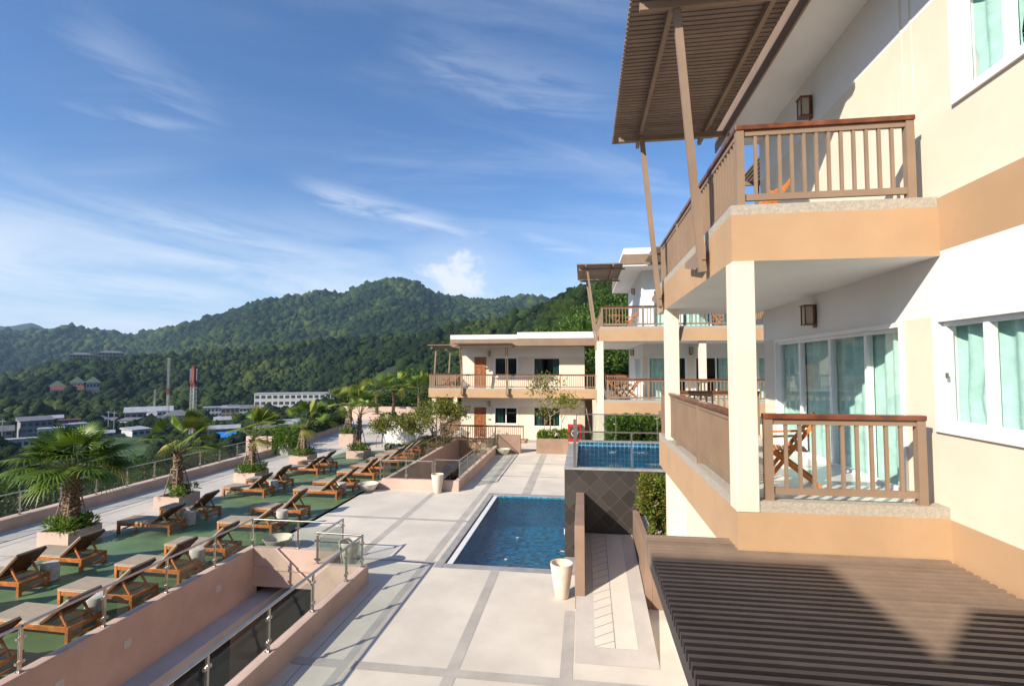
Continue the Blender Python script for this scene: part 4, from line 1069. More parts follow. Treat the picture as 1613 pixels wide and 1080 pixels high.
# ------------------------------------------------------------------ loungers
def make_lounger(ang=41):
    T = thing('sun_lounger', 'x', 'sun lounger', (0, 0, 0), 'wooden loungers on the green floor')
    f = MB(); W_ = 0.68
    for y in (0.0, W_ - 0.035): f.box(-0.90, 0.90, y, y + 0.035, 0.225, 0.325)
    f.box(-0.935, -0.90, -0.001, W_ + .001, 0.228, 0.322); f.box(0.905, 0.94, -0.001, W_ + .001, 0.228, 0.322)
    f.box(0.905, 0.935, 0.05, W_ - 0.05, 0.08, 0.125)
    f.box(-0.80, -0.76, 0.05, W_ - 0.05, 0.10, 0.14)
    for x in (-0.6, -0.2, 0.2, 0.6): f.box(x, x + 0.05, 0.035, W_ - 0.035, 0.27, 0.30)
    f.build('frame', 'teak', T, bevel=0.005, local=True)
    for x in (-0.93, 0.86):
        for y in (-0.012, W_ - 0.063):
            l = MB(); l.box(x, x + 0.075, y, y + 0.075, 0, 0.326); l.build('leg', 'teak', T, bevel=0.005, local=True)
    s = MB(); s.box(-0.955, 0.262, 0.0, W_, 0.336, 0.376); s.build('seat_cushion', 'cushion', T, bevel=0.012, local=True)
    e = MB(); e.box(-0.95, 0.258, 0.004, W_ - 0.004, 0.326, 0.336); e.build('seat_base', 'cushion_edge', T, local=True)
    hx, hz, a, L = 0.265, 0.335, R(ang), 0.80
    ca, sa = math.cos(a), math.sin(a)
    def bp(u, w): return (hx + u * ca - w * sa, hz + u * sa + w * ca)
    def slab(mb, u0, u1, w0, w1, y0, y1): mb.prism([bp(u0, w0), bp(u1, w0), bp(u1, w1), bp(u0, w1)], 'y', y0, y1)
    bk = MB()
    slab(bk, 0, L, -0.02, 0.02, 0.005, 0.045); slab(bk, 0, L, -0.02, 0.02, W_ - 0.045, W_ - 0.005)
    for k in range(7): slab(bk, 0.02 + k * 0.113, 0.10 + k * 0.113, -0.012, 0.012, 0.045, W_ - 0.045)
    br = bk.build('backrest', 'teak_dark', T, local=True)
    cu = MB(); slab(cu, 0.01, L + 0.01, 0.021, 0.064, 0.004, W_ - 0.004); cu.build('back_cushion', 'cushion', br, bevel=0.012, local=True)
    px, pz = bp(0.40, -0.02)
    for y in (0.09, W_ - 0.12): MB().bar((px, y, pz), (0.80, y, 0.27), 0.03, 0.045).build('prop', 'teak', T, local=True)
    return T
loungs = [make_lounger(41), make_lounger(36), make_lounger(45)]; used_l = [False] * 3
def next_lounger(k):
    o = dup(loungs[k], (0, 0, 0)) if used_l[k] else loungs[k]
    used_l[k] = True
    return o
ordn = ['nearest', 'second', 'third', 'fourth', 'fifth', 'sixth', 'seventh', 'eighth', 'ninth', 'tenth', 'eleventh', 'twelfth', 'thirteenth', 'fourteenth', 'farthest']
LFT = [8.75, 10.28, 11.76, 14.63, 16.23, 19.30, 20.77, 23.57, 24.91]
RGT = [7.22, 8.70, 10.05, 11.46, 12.94, 15.05, 16.70, 19.41, 20.89, 22.95, 24.45, 26.2, 27.5, 28.8, 30.05]
rl = random.Random(3)
first = True
lfl = {0: 'wooden lounger half cut off at the left edge of the picture', 1: 'wooden lounger at the left edge with a stone stool behind its backrest', 2: 'wooden lounger right in front of the first palm planter', 3: 'wooden lounger alone on the green floor between the first and second palm planters',
       4: 'wooden lounger in front of the second palm planter', 5: 'wooden lounger nearer of the pair in front of the third palm planter', 6: 'wooden lounger farther of the pair in front of the third palm planter', 7: 'wooden lounger nearer of the last pair in the left row', 8: 'wooden lounger farther of the last pair in the left row'}
for i, y in enumerate(LFT):
    o = next_lounger([0, 2, 0, 1, 0, 0, 2, 1, 0][i])
    o.location = (-13.86 + rl.uniform(-.05, .05), y, 0.002); o.rotation_euler = (0, 0, R(rl.uniform(-1.6, 1.6)))
    o['label'] = lfl[i]
for i, y in enumerate(RGT):
    o = next_lounger([0, 1, 0, 2, 0, 1, 2, 0, 0, 2, 1, 0, 2, 0, 1][i]); o.location = (-10.73 + rl.uniform(-.06, .06), y, 0.002); o.rotation_euler = (0, 0, R(rl.uniform(-1.6, 1.6)))
    nm = ordn[i] if i < 14 else 'farthest'
    o['label'] = 'wooden lounger with beige pad, %s in the row beside the glass railings' % nm

# ------------------------------------------------------------------ planters with palms
def box_planter(label, x0, x1, y0, y1, h, mat='pink_wall', soil=True, cat='planter', group='square pink planters', taper=0.0):
    T = thing('planter', label, cat, ((x0 + x1) / 2, (y0 + y1) / 2, 0), group)
    mb = MB(); w = 0.09
    mb.box(x0, x0 + w, y0, y1, 0.004, h); mb.box(x1 - w, x1, y0, y1, 0.004, h)
    mb.box(x0 + w, x1 - w, y0, y0 + w, 0.004, h + .001); mb.box(x0 + w, x1 - w, y1 - w, y1, 0.004, h + .001)
    mb.build('planter_box', mat, T)
    mb = MB(); mb.box(x0 + w, x1 - w, y0 + w, y1 - w, 0.01, h - 0.05); mb.build('soil', 'soil', T)
    return T
PALMS = [  # x, y, soil z, trunk height, crown size, number of leaves, wind, seed, dead skirt
    (-15.45, 13.65, .45, 1.72, 1.06, 38, .08, 1, .12), (-15.45, 17.75, .45, 1.58, 1.0, 18, .42, 2, .1), (-15.45, 22.15, .45, 1.50, 1.0, 19, .38, 3, .2),
    (-15.45, 26.60, .45, 1.45, 1.05, 19, .32, 4, .2), (-15.70, 32.70, .85, 1.55, 1.15, 20, .25, 5, .2), (-13.15, 28.65, .45, 2.05, 0.90, 14, .35, 6, .1),
    (-19.5, 46.3, .85, 1.6, 1.4, 18, .32, 7, .2), (-18.3, 47.5, .45, 2.6, 1.3, 15, .35, 8, .1), (-15.6, 47.0, .45, 2.2, 1.4, 18, .35, 9, .1)]
PN = ['first palm from the front left', 'second palm from the front', 'third palm from the front', 'fourth palm, behind the last left row loungers', 'palm in the tall pink box', 'dark trunked palm near the far loungers', 'palm at the far end of the walkway, left', 'tall thin palm at the far end of the walkway', 'palm behind the shrubs at the far end']
for (x, y, z, *_), nm in zip(PALMS, PN):
    hw = 0.53 if z < .8 else 0.50
    box_planter('pink planter box of the ' + nm, x - hw, x + hw, y - hw, y + hw, z)
pot_sq = box_planter('square grey concrete pot with a grassy bush at the walkway corner', -18.45, -17.7, 28.75, 29.5, 0.68, 'stone_white', group='square pots')
tp = box_planter('brown planter box with a slender tree in front of the far building', -2.9, -0.96, 31.4, 32.5, 0.92, 'brown_wall', group='brown planters')
# ------------------------------------------------------------------ plants
def fan_leaf(V, Fc, Tn, base, d, up, Rr, rg, droop=0.25, tint=0.5, nseg=24, span=255):
    """one palm fan: pleated blade whose segments split and hang at the tips"""
    d = d / np.linalg.norm(d); s = np.cross(d, up); s /= np.linalg.norm(s) + 1e-9; n = np.cross(s, d)
    h = base
    a0 = -R(span) / 2
    cup = rg.uniform(0.05, 0.30)
    for i in range(nseg):
        a = a0 + R(span) * (i + 0.5) / nseg; da = R(span) / nseg * 0.52
        rs_ = Rr * (0.80 + 0.20 * math.cos(a * 0.6)) * rg.uniform(0.90, 1.06)
        def pt(an, r, lift):
            q = h + (d * math.cos(an) + s * math.sin(an)) * r + n * (lift + cup * r * abs(math.sin(an)) * 0.6)
            q = q.copy(); q[2] -= droop * (r / Rr) ** 2.4 * Rr
            return q
        m = 0.44 * rs_
        b = len(V)
        V += [h, pt(a - da, m, -0.015), pt(a, m, 0.02), pt(a + da, m, -0.015), pt(a - da * .30, rs_ * 0.78, 0), pt(a + da * .30, rs_ * 0.78, 0)]
        tip = pt(a + rg.uniform(-.03, .03), rs_ * 1.02, 0); tip[2] -= rg.uniform(0.04, 0.20) * Rr * (0.4 + droop)
        V.append(tip)
        Fc += [(b, b + 1, b + 2), (b, b + 2, b + 3), (b + 1, b + 4, b + 2), (b + 2, b + 4, b + 5), (b + 2, b + 5, b + 3), (b + 4, b + 6, b + 5)]
        tt = float(np.clip(tint + rg.normal() * 0.05, 0, 1))
        Tn += [tt * 0.8, tt, tt, tt, min(1, tt + .06), min(1, tt + .06), min(1, tt + .25)]
def palm(label, x, y, z, th, size, nleaf, wind, seed, skirt, thick=0.15):
    rg = np.random.default_rng(seed * 101 + 5)
    T = thing('palm_tree', label, 'palm', (x, y, z - 0.05), 'fan palms in planters')
    top = Vector((rg.uniform(-.06, .06), rg.uniform(-.06, .06), th))
    # trunk: rough, with old leaf bases
    n = 14; rings = 22; vs = []; fs = []
    for i in range(rings + 1):
        f = i / rings
        r0 = thick * (1.05 - 0.25 * f) * (1 + 0.10 * math.sin(f * 40))
        for k in range(n):
            a = 2 * math.pi * k / n; rr = r0 * (1 + rg.uniform(-.12, .16))
            vs.append((top.x * f + rr * math.cos(a), top.y * f + rr * math.sin(a), th * f))
    for i in range(rings):
        for k in range(n): fs.append((i * n + k, i * n + (k + 1) % n, (i + 1) * n + (k + 1) % n, (i + 1) * n + k))
    mb = MB().add(vs, fs)
    for k in range(46):   # cut leaf bases
        f = rg.uniform(0.25, 1.0); a = rg.uniform(0, 6.28); r0 = thick * (1.05 - .25 * f)
        c = Vector((top.x * f + r0 * math.cos(a), top.y * f + r0 * math.sin(a), th * f)); o_ = Vector((math.cos(a), math.sin(a), 1.1)).normalized()
        mb.bar(c, c + o_ * rg.uniform(.06, .14), .05, .02, up=(math.cos(a), math.sin(a), 0))
    mb.build('trunk', 'palm_fibre', T, local=True)
    V = []; Fc = []; Tn = []; st = MB()
    for i in range(nleaf):
        f = (i + 0.5) / nleaf
        azi = i * 2.39996 + rg.uniform(-.3, .3)
        ele = R((70 if wind < .2 else 88) - (66 if wind < .2 else 70) * f ** 0.85 + rg.uniform(-8, 8))
        d = np.array([math.cos(azi) * math.cos(ele), math.sin(azi) * math.cos(ele), math.sin(ele)])
        d = d + np.array([0.80, 0.35, 0.10]) * wind * (0.6 + 0.6 * math.sin(max(ele, 0)))
        d /= np.linalg.norm(d)
        pl = size * rg.uniform(0.75, 1.1) * ((1.0 if ele > 0 else 0.85) if wind < .2 else 1.15)
        b0 = np.array(top) + d * 0.05
        mid = b0 + d * pl * 0.55 + np.array([0, 0, 0.05]); e = b0 + d * pl; e[2] -= pl * (0.05 + 0.10 * (1 - math.sin(ele)))
        st.tube([b0, mid, e], [0.020, 0.014, 0.009], 4, False)
        d2 = (e - mid); d2 /= np.linalg.norm(d2); d2 = d2 + np.array([0.5, 0.2, -0.05]) * wind * 0.5
        upv = np.array([0, 0, 1.0]) if abs(d2[2]) < 0.9 else np.array([math.cos(azi + math.pi), math.sin(azi + math.pi), 0.2])
        upv = upv + rg.normal(size=3) * 0.25
        dead = f > 1 - skirt * 0.3 and rg.random() < 0.8
        fan_leaf(V, Fc, Tn, e, d2, upv, size * rg.uniform(0.62, 0.80), rg, droop=(0.12 + 0.36 * f) * (1 if wind < .2 else .6) + (0.45 if dead else 0), tint=(0.88 if dead else ((0.44 if wind > .2 else .18) + 0.36 * rg.random())), nseg=22, span=rg.uniform(215, 285) if wind < .2 else rg.uniform(80, 200))
    cr = npmesh('crown', V, Fc, 'leaf_palm', T, Tn)
    o = st.build('leaf_stalks', 'leaf_stalk', cr, local=True)
    # spear leaves in the middle
    return T
pm('leaf_stalk', (0.13, 0.15, 0.04), 0.5, 0.2, 5)
for k, ((x, y, z, th, size, nl, wind, seed, sk), nm) in enumerate(zip(PALMS, PN)):
    palm('fan palm in a planter, ' + nm, x, y, z, th, size, nl, wind, seed, sk, thick=[.21, .17, .16, .16, .16, .14, .16, .14, .14][k])
# stakes and bedding plants
for k, ((x, y, z, th, *_), nm) in enumerate(zip(PALMS[:6], PN)):
    rg = np.random.default_rng(k + 40)
    T = thing('palm_stakes', 'wooden stakes tied round the trunk of the ' + nm, 'support', (x, y, z), 'stakes round the palm trunks')
    for j in range(4):
        a = j * math.pi / 2 + 0.6; mb = MB(); zt = z + min(1.15, th * 0.62)
        mb.tube([(x + .46 * math.cos(a), y + .46 * math.sin(a), z - .06), (x + .20 * math.cos(a), y + .20 * math.sin(a), zt)], 0.022, 6)
        mb.build('pole', 'stake', T)
    mb = MB()
    for j in range(4):
        a = j * math.pi / 2 + 0.6; b_ = a + math.pi / 2
        mb.bar((x + .24 * math.cos(a - .12), y + .24 * math.sin(a - .12), zt - .05 + .015 * j), (x + .24 * math.cos(b_ + .12), y + .24 * math.sin(b_ + .12), zt - .05 + .015 * j), .03, .03)
    mb.build('tie_bar', 'stake', T)
def foliage(name, label, cat, blobs, size, n, mat, seed, group=None, droop=0.0, aspect=0.42, loc=None, up=0.3, kind=None, parent=None, shell=.5, tintz=True):
    """a plant made of many separate leaves spread through one or more lobes: blobs = (centre, radii)"""
    rg = np.random.default_rng(seed)
    vol = np.array([r[0] * r[1] * r[2] for _, r in blobs]) ** (2 / 3); vol /= vol.sum()
    Ps = []; Ds = []; Ts = []
    for (c, r), w in zip(blobs, vol):
        m = max(8, int(n * w)); P, d = blob_points(m, c, r, rg, shell)
        keep = vnoise(P[:, 0] / size * .35 + seed, P[:, 1] / size * .35 + P[:, 2] / size * .29, seed) > 0.22
        P = P[keep]; d = d[keep]
        Ps.append(P); Ds.append(d); Ts.append(np.clip(rg.uniform(0.0, 0.85, len(P)) + 0.15 * vnoise(P[:, 0] * 2, P[:, 2] * 2, seed + 3), 0, 1))
    P = np.concatenate(Ps); d = np.concatenate(Ds); tt = np.concatenate(Ts)
    V, F, t_ = leaf_arrays(P, size, rg, up, aspect, droop * size, out=d, tint=tt)
    if parent is not None:
        return npmesh(name, V, F, mat, parent, t_)
    o = npmesh(name, V, F, mat, None, t_)
    if kind: o['kind'] = kind
    if label: tag(o, label, cat, group)
    return o
def box_blobs(x0, x1, y0, y1, z0, z1, r, rg):
    out = []
    nx = max(1, round((x1 - x0) / r)); ny = max(1, round((y1 - y0) / r)); nz = max(1, round((z1 - z0) / r))
    for i in range(nx):
        for j in range(ny):
            for k in range(nz):
                q = rg.uniform(-.12, .12, 3) * r
                out.append(((x0 + (i + .5) * (x1 - x0) / nx + q[0], y0 + (j + .5) * (y1 - y0) / ny + q[1], z0 + (k + .5) * (z1 - z0) / nz + q[2]), (r * .68, r * .68, r * .68)))
    return out
rg0 = np.random.default_rng(77)
for k, ((x, y, z, *_), nm) in enumerate(zip(PALMS[:6], PN)):
    h = .30 if k else .36
    foliage('bedding_plants', 'bright green bedding plants around the ' + nm, 'plants', box_blobs(x - .47, x + .47, y - .47, y + .47, z - .05, z + h - .03, .3, rg0), .17, 1500 if k < 3 else 800, 'leaf_bush', 300 + k, 'bedding plants at the palms', up=1.0, aspect=.22)
foliage('grassy_bush', 'bushy plant with arching leaves in the square grey pot', 'bush', [((-18.05, 29.1, 1.05), (.75, .75, .55)), ((-18.05, 29.1, .75), (.85, .8, .3))], .42, 1500, 'leaf_bush', 41, up=.6, aspect=.10, droop=.35)
# hedges
def hedge(label, x0, x1, y0, y1, z0, z1, n, size, mat, seed, r=.45):
    return foliage('hedge', label, 'hedge', box_blobs(x0, x1, y0, y1, z0, z1, r, np.random.default_rng(seed)), size, n, mat, seed, shell=.6)
hedge('clipped dark green hedge behind the upper pool', .95, 2.8, 19.6, 20.9, 1.2, 3.35, 20000, .13, 'leaf_bush', 51, .5)
foliage('shrub', 'tall clipped yellow green shrub with reddish leaf tips beside the ramp', 'shrub', box_blobs(1.30, 1.95, 12.0, 12.8, 1.9, 2.72, .36, rg0) + box_blobs(1.45, 1.95, 12.1, 12.7, 1.25, 1.95, .34, rg0), .085, 9500, 'leaf_red', 52, shell=.45)
T = thing('shrub', 'x', 'shrub'); bpy.data.objects.remove(T)
n_h = 12
bl = []
for k in range(n_h):
    f = k / (n_h - 1); bl += box_blobs(-19.6 - 1.75 * f, -18.85 - 1.75 * f, 29.2 + 13 * f - .6, 29.2 + 13 * f + .6, .35, 1.30, .45, rg0)
foliage('hedge', 'long clipped hedge along the slanting pink wall', 'hedge', bl, .16, 12000, 'leaf_dark', 53)
hedge('short hedge on top of the tall pink end wall', -20.2, -18.9, 28.9, 29.6, .8, 1.35, 2600, .16, 'leaf_bush', 54, .5)
hedge('hedge behind the wall closing the far end of the walkway', -27, -9.5, 50.6, 52.2, .6, 2.6, 11000, .26, 'leaf_dark', 55, .9)
hedge('tall dark hedge beyond the slanting wall', -23.9, -21.2, 41.5, 43.0, .0, 1.75, 5000, .24, 'leaf_dark', 56, .9)
hedge('dark hedge showing over the plain white wall', -14.2, -11.3, 34.7, 35.5, .6, 2.0, 3000, .18, 'leaf_bush', 59, .5)
hedge('low dark border hedge in front of the thin shrubs', -12.6, -11.25, 31.2, 31.6, .05, .30, 1100, .12, 'leaf_dark', 57, .3)
# planting bed by the far light well
BD = thing('planting_bed', 'raised bed with yellow green ground cover at the end of the lounger rows', 'planting bed', (-10, 33, 0))
mb = MB(); mb.box(-11.2, -8.97, 31.0, 31.15, 0, .26); mb.box(-11.2, -11.05, 31.15, 35.4, 0, .262); mb.build('kerb', 'pink_wall', BD)
mb = MB(); mb.box(-11.05, -8.97, 31.15, 35.4, 0, .2); mb.build('soil', 'soil', BD)
foliage('ground_cover', 'low yellow green ground cover in the raised bed', 'ground cover', box_blobs(-11, -9, 31.2, 34.5, .15, .45, .4, rg0), .14, 3500, 'leaf_yellow', 58)
def limbs(mb, p, d, L, r, depth, rg, ends, spread=0.6, upk=0.25):
    q = p + d * L; m_ = (p + q) / 2 + Vector(rg.normal(size=3)) * L * 0.05
    mb.tube([p, m_, q], [r, r * .85, r * .7], 6 if depth > 1 else 4, False)
    if depth == 0: ends.append(q); return
    for k in range(rg.integers(2, 4)):
        nd = (d + Vector(rg.normal(size=3)) * spread + Vector((0, 0, upk))).normalized()
        limbs(mb, q, nd, L * rg.uniform(.62, .85), r * .62, depth - 1, rg, ends, spread, upk)
def branchy(label, name, cat, stems, depth, L, r, leafmat, bark, size, per, seed, group=None, spread=.55, upk=.2, rad=.3, aspect=.4, up=.2):
    rg = np.random.default_rng(seed)
    T = thing(name, label, cat, stems[0][0], group)
    mb = MB(); ends = []
    for p, d in stems: limbs(mb, Vector(p), Vector(d).normalized(), L, r, depth, rg, ends, spread, upk)
    mb.build('trunk', bark, T, smooth=True)
    P = np.concatenate([np.array(e) + rg.normal(size=(per, 3)) * rad * .6 for e in ends])
    V, F, t_ = leaf_arrays(P, size, rg, up, aspect)
    npmesh('crown', V, F, leafmat, T, t_, local=False)
    return T
branchy('slender pale tree with sparse yellow green leaves in the brown planter', 'tree', 'tree', [((-2.1, 31.95, .85), (.02, 0, 1))], 4, 1.35, .055, 'leaf_yellow', 'bark_pale', .20, 26, 12, spread=.62, upk=.12, rad=.42)
branchy('slim leaning stem of a second young tree in the brown planter', 'tree', 'tree', [((-1.6, 31.95, .85), (.25, 0, 1))], 3, 1.0, .03, 'leaf_yellow', 'bark_pale', .18, 20, 13, spread=.6, upk=.25, rad=.3)
for k, (x, y) in enumerate([(-2.45, 31.9), (-1.85, 31.8)]):
    mb = MB(); mb.tube([(x, y, .85), (x + .04, y, 2.1)], .02, 6); tag(mb.build('tree_stake', 'stake'), ['left', 'right'][k] + ' wooden stake beside the slender tree in the brown planter', 'stake')
foliage('bedding_plants', 'leafy green bedding plants in the brown planter under the slender tree', 'plants', box_blobs(-2.8, -1.05, 31.5, 32.4, .85, 1.35, .4, rg0), .15, 2600, 'leaf_bush', 61)
branchy('many stemmed shrub tree with grey green leaves beside the far building', 'tree', 'tree', [((-9.9 + .12 * k, 32.6 + .1 * (k % 2), .2), (.55 * math.cos(k * 1.3), .55 * math.sin(k * 1.3), 1)) for k in range(6)], 3, 1.0, .035, 'leaf_yellow', 'bark', .16, 60, 14, spread=.5, upk=.22, rad=.38)
branchy('thin stemmed bright green shrub left of the many stemmed tree', 'shrub', 'shrub', [((-13.6 + .31 * k, 32.3 + .3 * (k % 2), .0), (.1 * math.cos(k * 2.3), .1 * math.sin(k * 2.3), 1)) for k in range(9)], 2, .74, .018, 'leaf_yellow', 'bark', .18, 55, 15, spread=.5, upk=.3, rad=.36)

# trees near the terrace: a few shapes, each placed as a tree of its own
def make_tree(seed, h, w, mat, n=9000, leaf=.24):
    rg = np.random.default_rng(seed)
    T = thing('broadleaf_tree', 'x', 'tree', (0, 0, 0))
    mb = MB(); mb.tube([(0, 0, -1.5), (.1, 0, h * .3), (0, .15, h * .62)], [.028 * h, .022 * h, .012 * h], 8)
    bl = []
    for k in range(15):
        a = rg.uniform(0, 6.28); f = rg.uniform(.30, .95); rr = w * .5 * math.sqrt(max(.05, 1 - (2 * f - 1.15) ** 2)) * rg.uniform(.45, .95)
        c = (rr * math.cos(a), rr * math.sin(a), h * f); s = w * rg.uniform(.15, .27)
        bl.append((c, (s, s, s * .72))); mb.tube([(0, .1, h * .45 * f + h * .1), (c[0] * .55, c[1] * .55, (h * .45 * f + h * .1 + c[2]) / 2 + .1), c], [.008 * h, .006 * h, .003 * h], 5, False)
    mb.build('trunk', 'bark', T, local=True)
    vol = np.array([b_[1][0] for b_ in bl]) ** 2; vol /= vol.sum(); Vs = []; Fs = []; Tt = []; off = 0
    for (c, r), wgt in zip(bl, vol):
        P, d = blob_points(int(n * wgt), c, r, rg, .55)
        base = rg.uniform(0, .45)
        V, F, t_ = leaf_arrays(P, leaf, rg, .3, .5, out=d, tint=np.clip(base + rg.uniform(0, .5, len(P)), 0, 1)); Vs.append(V); Fs.append(F + off); Tt.append(t_); off += len(V)
    npmesh('crown', np.concatenate(Vs), np.concatenate(Fs), mat, T, np.concatenate(Tt))
    return T
protos = [make_tree(1, 8.5, 7.5, 'leaf_tree', 11000, .25), make_tree(2, 7.5, 8.0, 'leaf_dark', 11000, .25), make_tree(3, 9.5, 6.5, 'leaf_tree', 10000, .24), make_tree(4, 6.5, 6.0, 'leaf_dark', 8000, .23)]
used = [False] * 4
def put_tree(x, y, k, s, label, group, z=None):
    z = ground_z(x, y) if z is None else z
    o = protos[k] if not used[k] else dup(protos[k], (0, 0, 0)); used[k] = True
    o.location = (x, y, z); o.rotation_euler = (0, 0, (x * 7.3 + y * 3.1) % 6.28); o.scale = (s, s, s)
    o['label'] = label; o['group'] = group
rt = random.Random(11)
vt = []
for _ in range(4000):
    th = R(rt.uniform(-74, -27)); r = rt.uniform(27, 150) ** 1.0
    x, y = r * math.sin(th), r * math.cos(th)
    if x > -25.5 or (y > 40 and x > -30): continue
    if any((x - a) ** 2 + (y - b_) ** 2 < (4.6 + r * .028) ** 2 for a, b_ in vt): continue
    vt.append((x, y))
    if len(vt) >= 66: break
lb = ['dark bushy tree on the slope below the outer railing', 'rounded green tree on the slope below the outer railing', 'taller loose tree on the slope below the outer railing', 'small dense tree on the slope below the outer railing']
for x, y in vt:
    k = rt.choice([0, 1, 1, 2, 3]); zt = ground_z(x, y)
    d = math.hypot(x, y); top = 5.3 - d * 0.125 - 1.0          # keeps the valley in view over the crowns
    hh = [8.5, 7.5, 9.5, 6.5][k]; s = min(1.15, (top - zt) / hh / 1.12) * rt.uniform(.85, 1.0)
    if s < .3: continue
    put_tree(x, y, k, s, lb[k], 'trees on the slope below the walkway')
bt = [(3.2, 50.5, 0, 1.35), (6.5, 45, 2, 1.2), (.6, 52, 2, 1.1), (9, 47, 0, 1.3), (4.5, 54, 2, 1.35), (-1.5, 55, 1, 1.2), (7.5, 60, 0, 1.5), (1.6, 63, 2, 1.4), (12, 52, 1, 1.5), (-6, 60, 0, 1.1), (-11, 57, 3, 1.1), (-16, 60, 1, 1.0), (-21, 62, 0, 1.0), (-27, 60, 2, .8), (-3.5, 70, 0, 1.3), (4, 74, 2, 1.5), (-9, 72, 1, 1.2), (10, 70, 0, 1.6), (2.2, 47.5, 0, .95), (5.6, 53.5, 2, 1.6)]
lb2 = ['bright bushy tree on the hill behind the far block', 'dense dark tree on the hill behind the far block', 'tall loose tree on the hill behind the middle block', 'small dense tree between the far and middle blocks']
for x, y, k, s in bt: put_tree(x, y, k, s, lb2[k], 'trees behind the buildings', z=max(ground_z(x, y), -4))

# ------------------------------------------------------------------ balcony furniture
def make_chair():
    T = thing('folding_chair', 'x', 'chair', (0, 0, 0), 'orange wooden balcony chairs')
    mb = MB()
    for y in (-.24, .24):
        mb.bar((-.30, y, 0), (.36, y, .92), .035, .05); mb.bar((.34, y, 0), (-.26, y, .46), .032, .05)
    mb.build('leg_frame', 'chair_wood', T, local=True, bevel=.004)
    mb = MB()
    for k in range(7): mb.box(-.28 + k * .072, -.222 + k * .072, -.22, .22, .435, .455)
    mb.build('seat', 'chair_wood', T, local=True)
    mb = MB()
    for k in range(6):
        f = .52 + k * .075; mb.bar((-.30 + .66 * f * 1.0, -.22, .92 * f), (-.30 + .66 * f, .22, .92 * f), .02, .055)
    mb.build('backrest', 'chair_wood', T, local=True)
    for y in (-.275, .275): MB().bar((-.28, y, .62), (.20, y, .66), .05, .025).build('armrest', 'chair_wood', T, local=True)
    return T
def make_table():
    T = thing('folding_table', 'x', 'table', (0, 0, 0), 'orange wooden balcony tables')
    mb = MB().lathe([(.36, .69), (.40, .70), (.40, .725), (.39, .73)], 0, 0, 28); mb.build('tabletop', 'chair_wood', T, local=True)
    mb = MB()
    for y in (-.2, .2): mb.bar((-.28, y, 0), (.26, y, .69), .03, .045); mb.bar((.28, y * .85, 0), (-.26, y * .85, .69), .03, .045)
    mb.build('leg_frame', 'chair_wood', T, local=True)
    return T
pm('chair_wood', (0.55, 0.185, 0.036), 0.4, 0.12, 6)
ch = make_chair(); tb = make_table()
chs = [(2.76, 7.45, 3.752, -16, 'orange wooden chair on the lower balcony of the near block'), (2.60, 7.9, 7.112, 15, 'orange wooden chair on the upper balcony of the near block, mostly hidden'),
       (2.35, 25.5, 3.752, 10, 'orange chair right of the table on the lower balcony of the middle block'), (1.5, 25.3, 3.752, 185, 'orange chair left of the table on the lower balcony of the middle block'),
       (2.3, 25.6, 7.112, 10, 'orange chair on the upper balcony of the middle block'), (-9.5, 36.6, 3.75, 0, 'orange chair on the upper balcony of the far block'), (-9.45, 36.6, .11, 20, 'orange chair on the lower terrace of the far block'), (6.3, 25.2, 7.112, 170, 'orange chair on the upper middle balcony behind the near posts')]
for k, (x, y, z, a, l) in enumerate(chs):
    o = ch if k == 0 else dup(ch, (0, 0, 0))
    o.location = (x, y, z); o.rotation_euler = (0, 0, R(a)); o['label'] = l
tbs = [(2.35, 9.4, 3.752, 'orange round table on the lower balcony of the near block'), (1.95, 25.45, 3.752, 'orange round table on the lower balcony of the middle block'), (-10.1, 36.7, 3.75, 'orange round table on the upper balcony of the far block'), (1.6, 25.5, 7.112, 'orange round table on the upper balcony of the middle block')]
for k, (x, y, z, l) in enumerate(tbs):
    o = tb if k == 0 else dup(tb, (0, 0, 0))
    o.location = (x, y, z); o['label'] = l
FC = thing('fire_hose_cabinet', 'red fire hose cabinet with a glazed door against the far block', 'cabinet', (-.65, 36.9, 0))
mb = MB(); mb.box(-1.14, -.16, 36.75, 37.19, .004, 1.2); mb.build('cabinet_body', 'red_paint', FC, bevel=.01)
mb = MB()
for a in ((-1.12, -1.0, .08, 1.16), (-.30, -.18, .08, 1.16), (-1.0, -.30, .08, .2), (-1.0, -.30, 1.04, 1.16)): mb.box(a[0], a[1], 36.72, 36.749, a[2], a[3])
d_ = mb.build('door', 'red_paint', FC)
mb = MB(); mb.box(-1.0, -.30, 36.74, 36.748, .2, 1.04); mb.build('glass', 'win_dark', d_)
mb = MB(); mb.tube([(-.65 + .22 * math.cos(t_ / 10 * 6.28), 36.70, .6 + .22 * math.sin(t_ / 10 * 6.28)) for t_ in range(11)], .035, 6); mb.build('hose', 'pot_cream', FC)
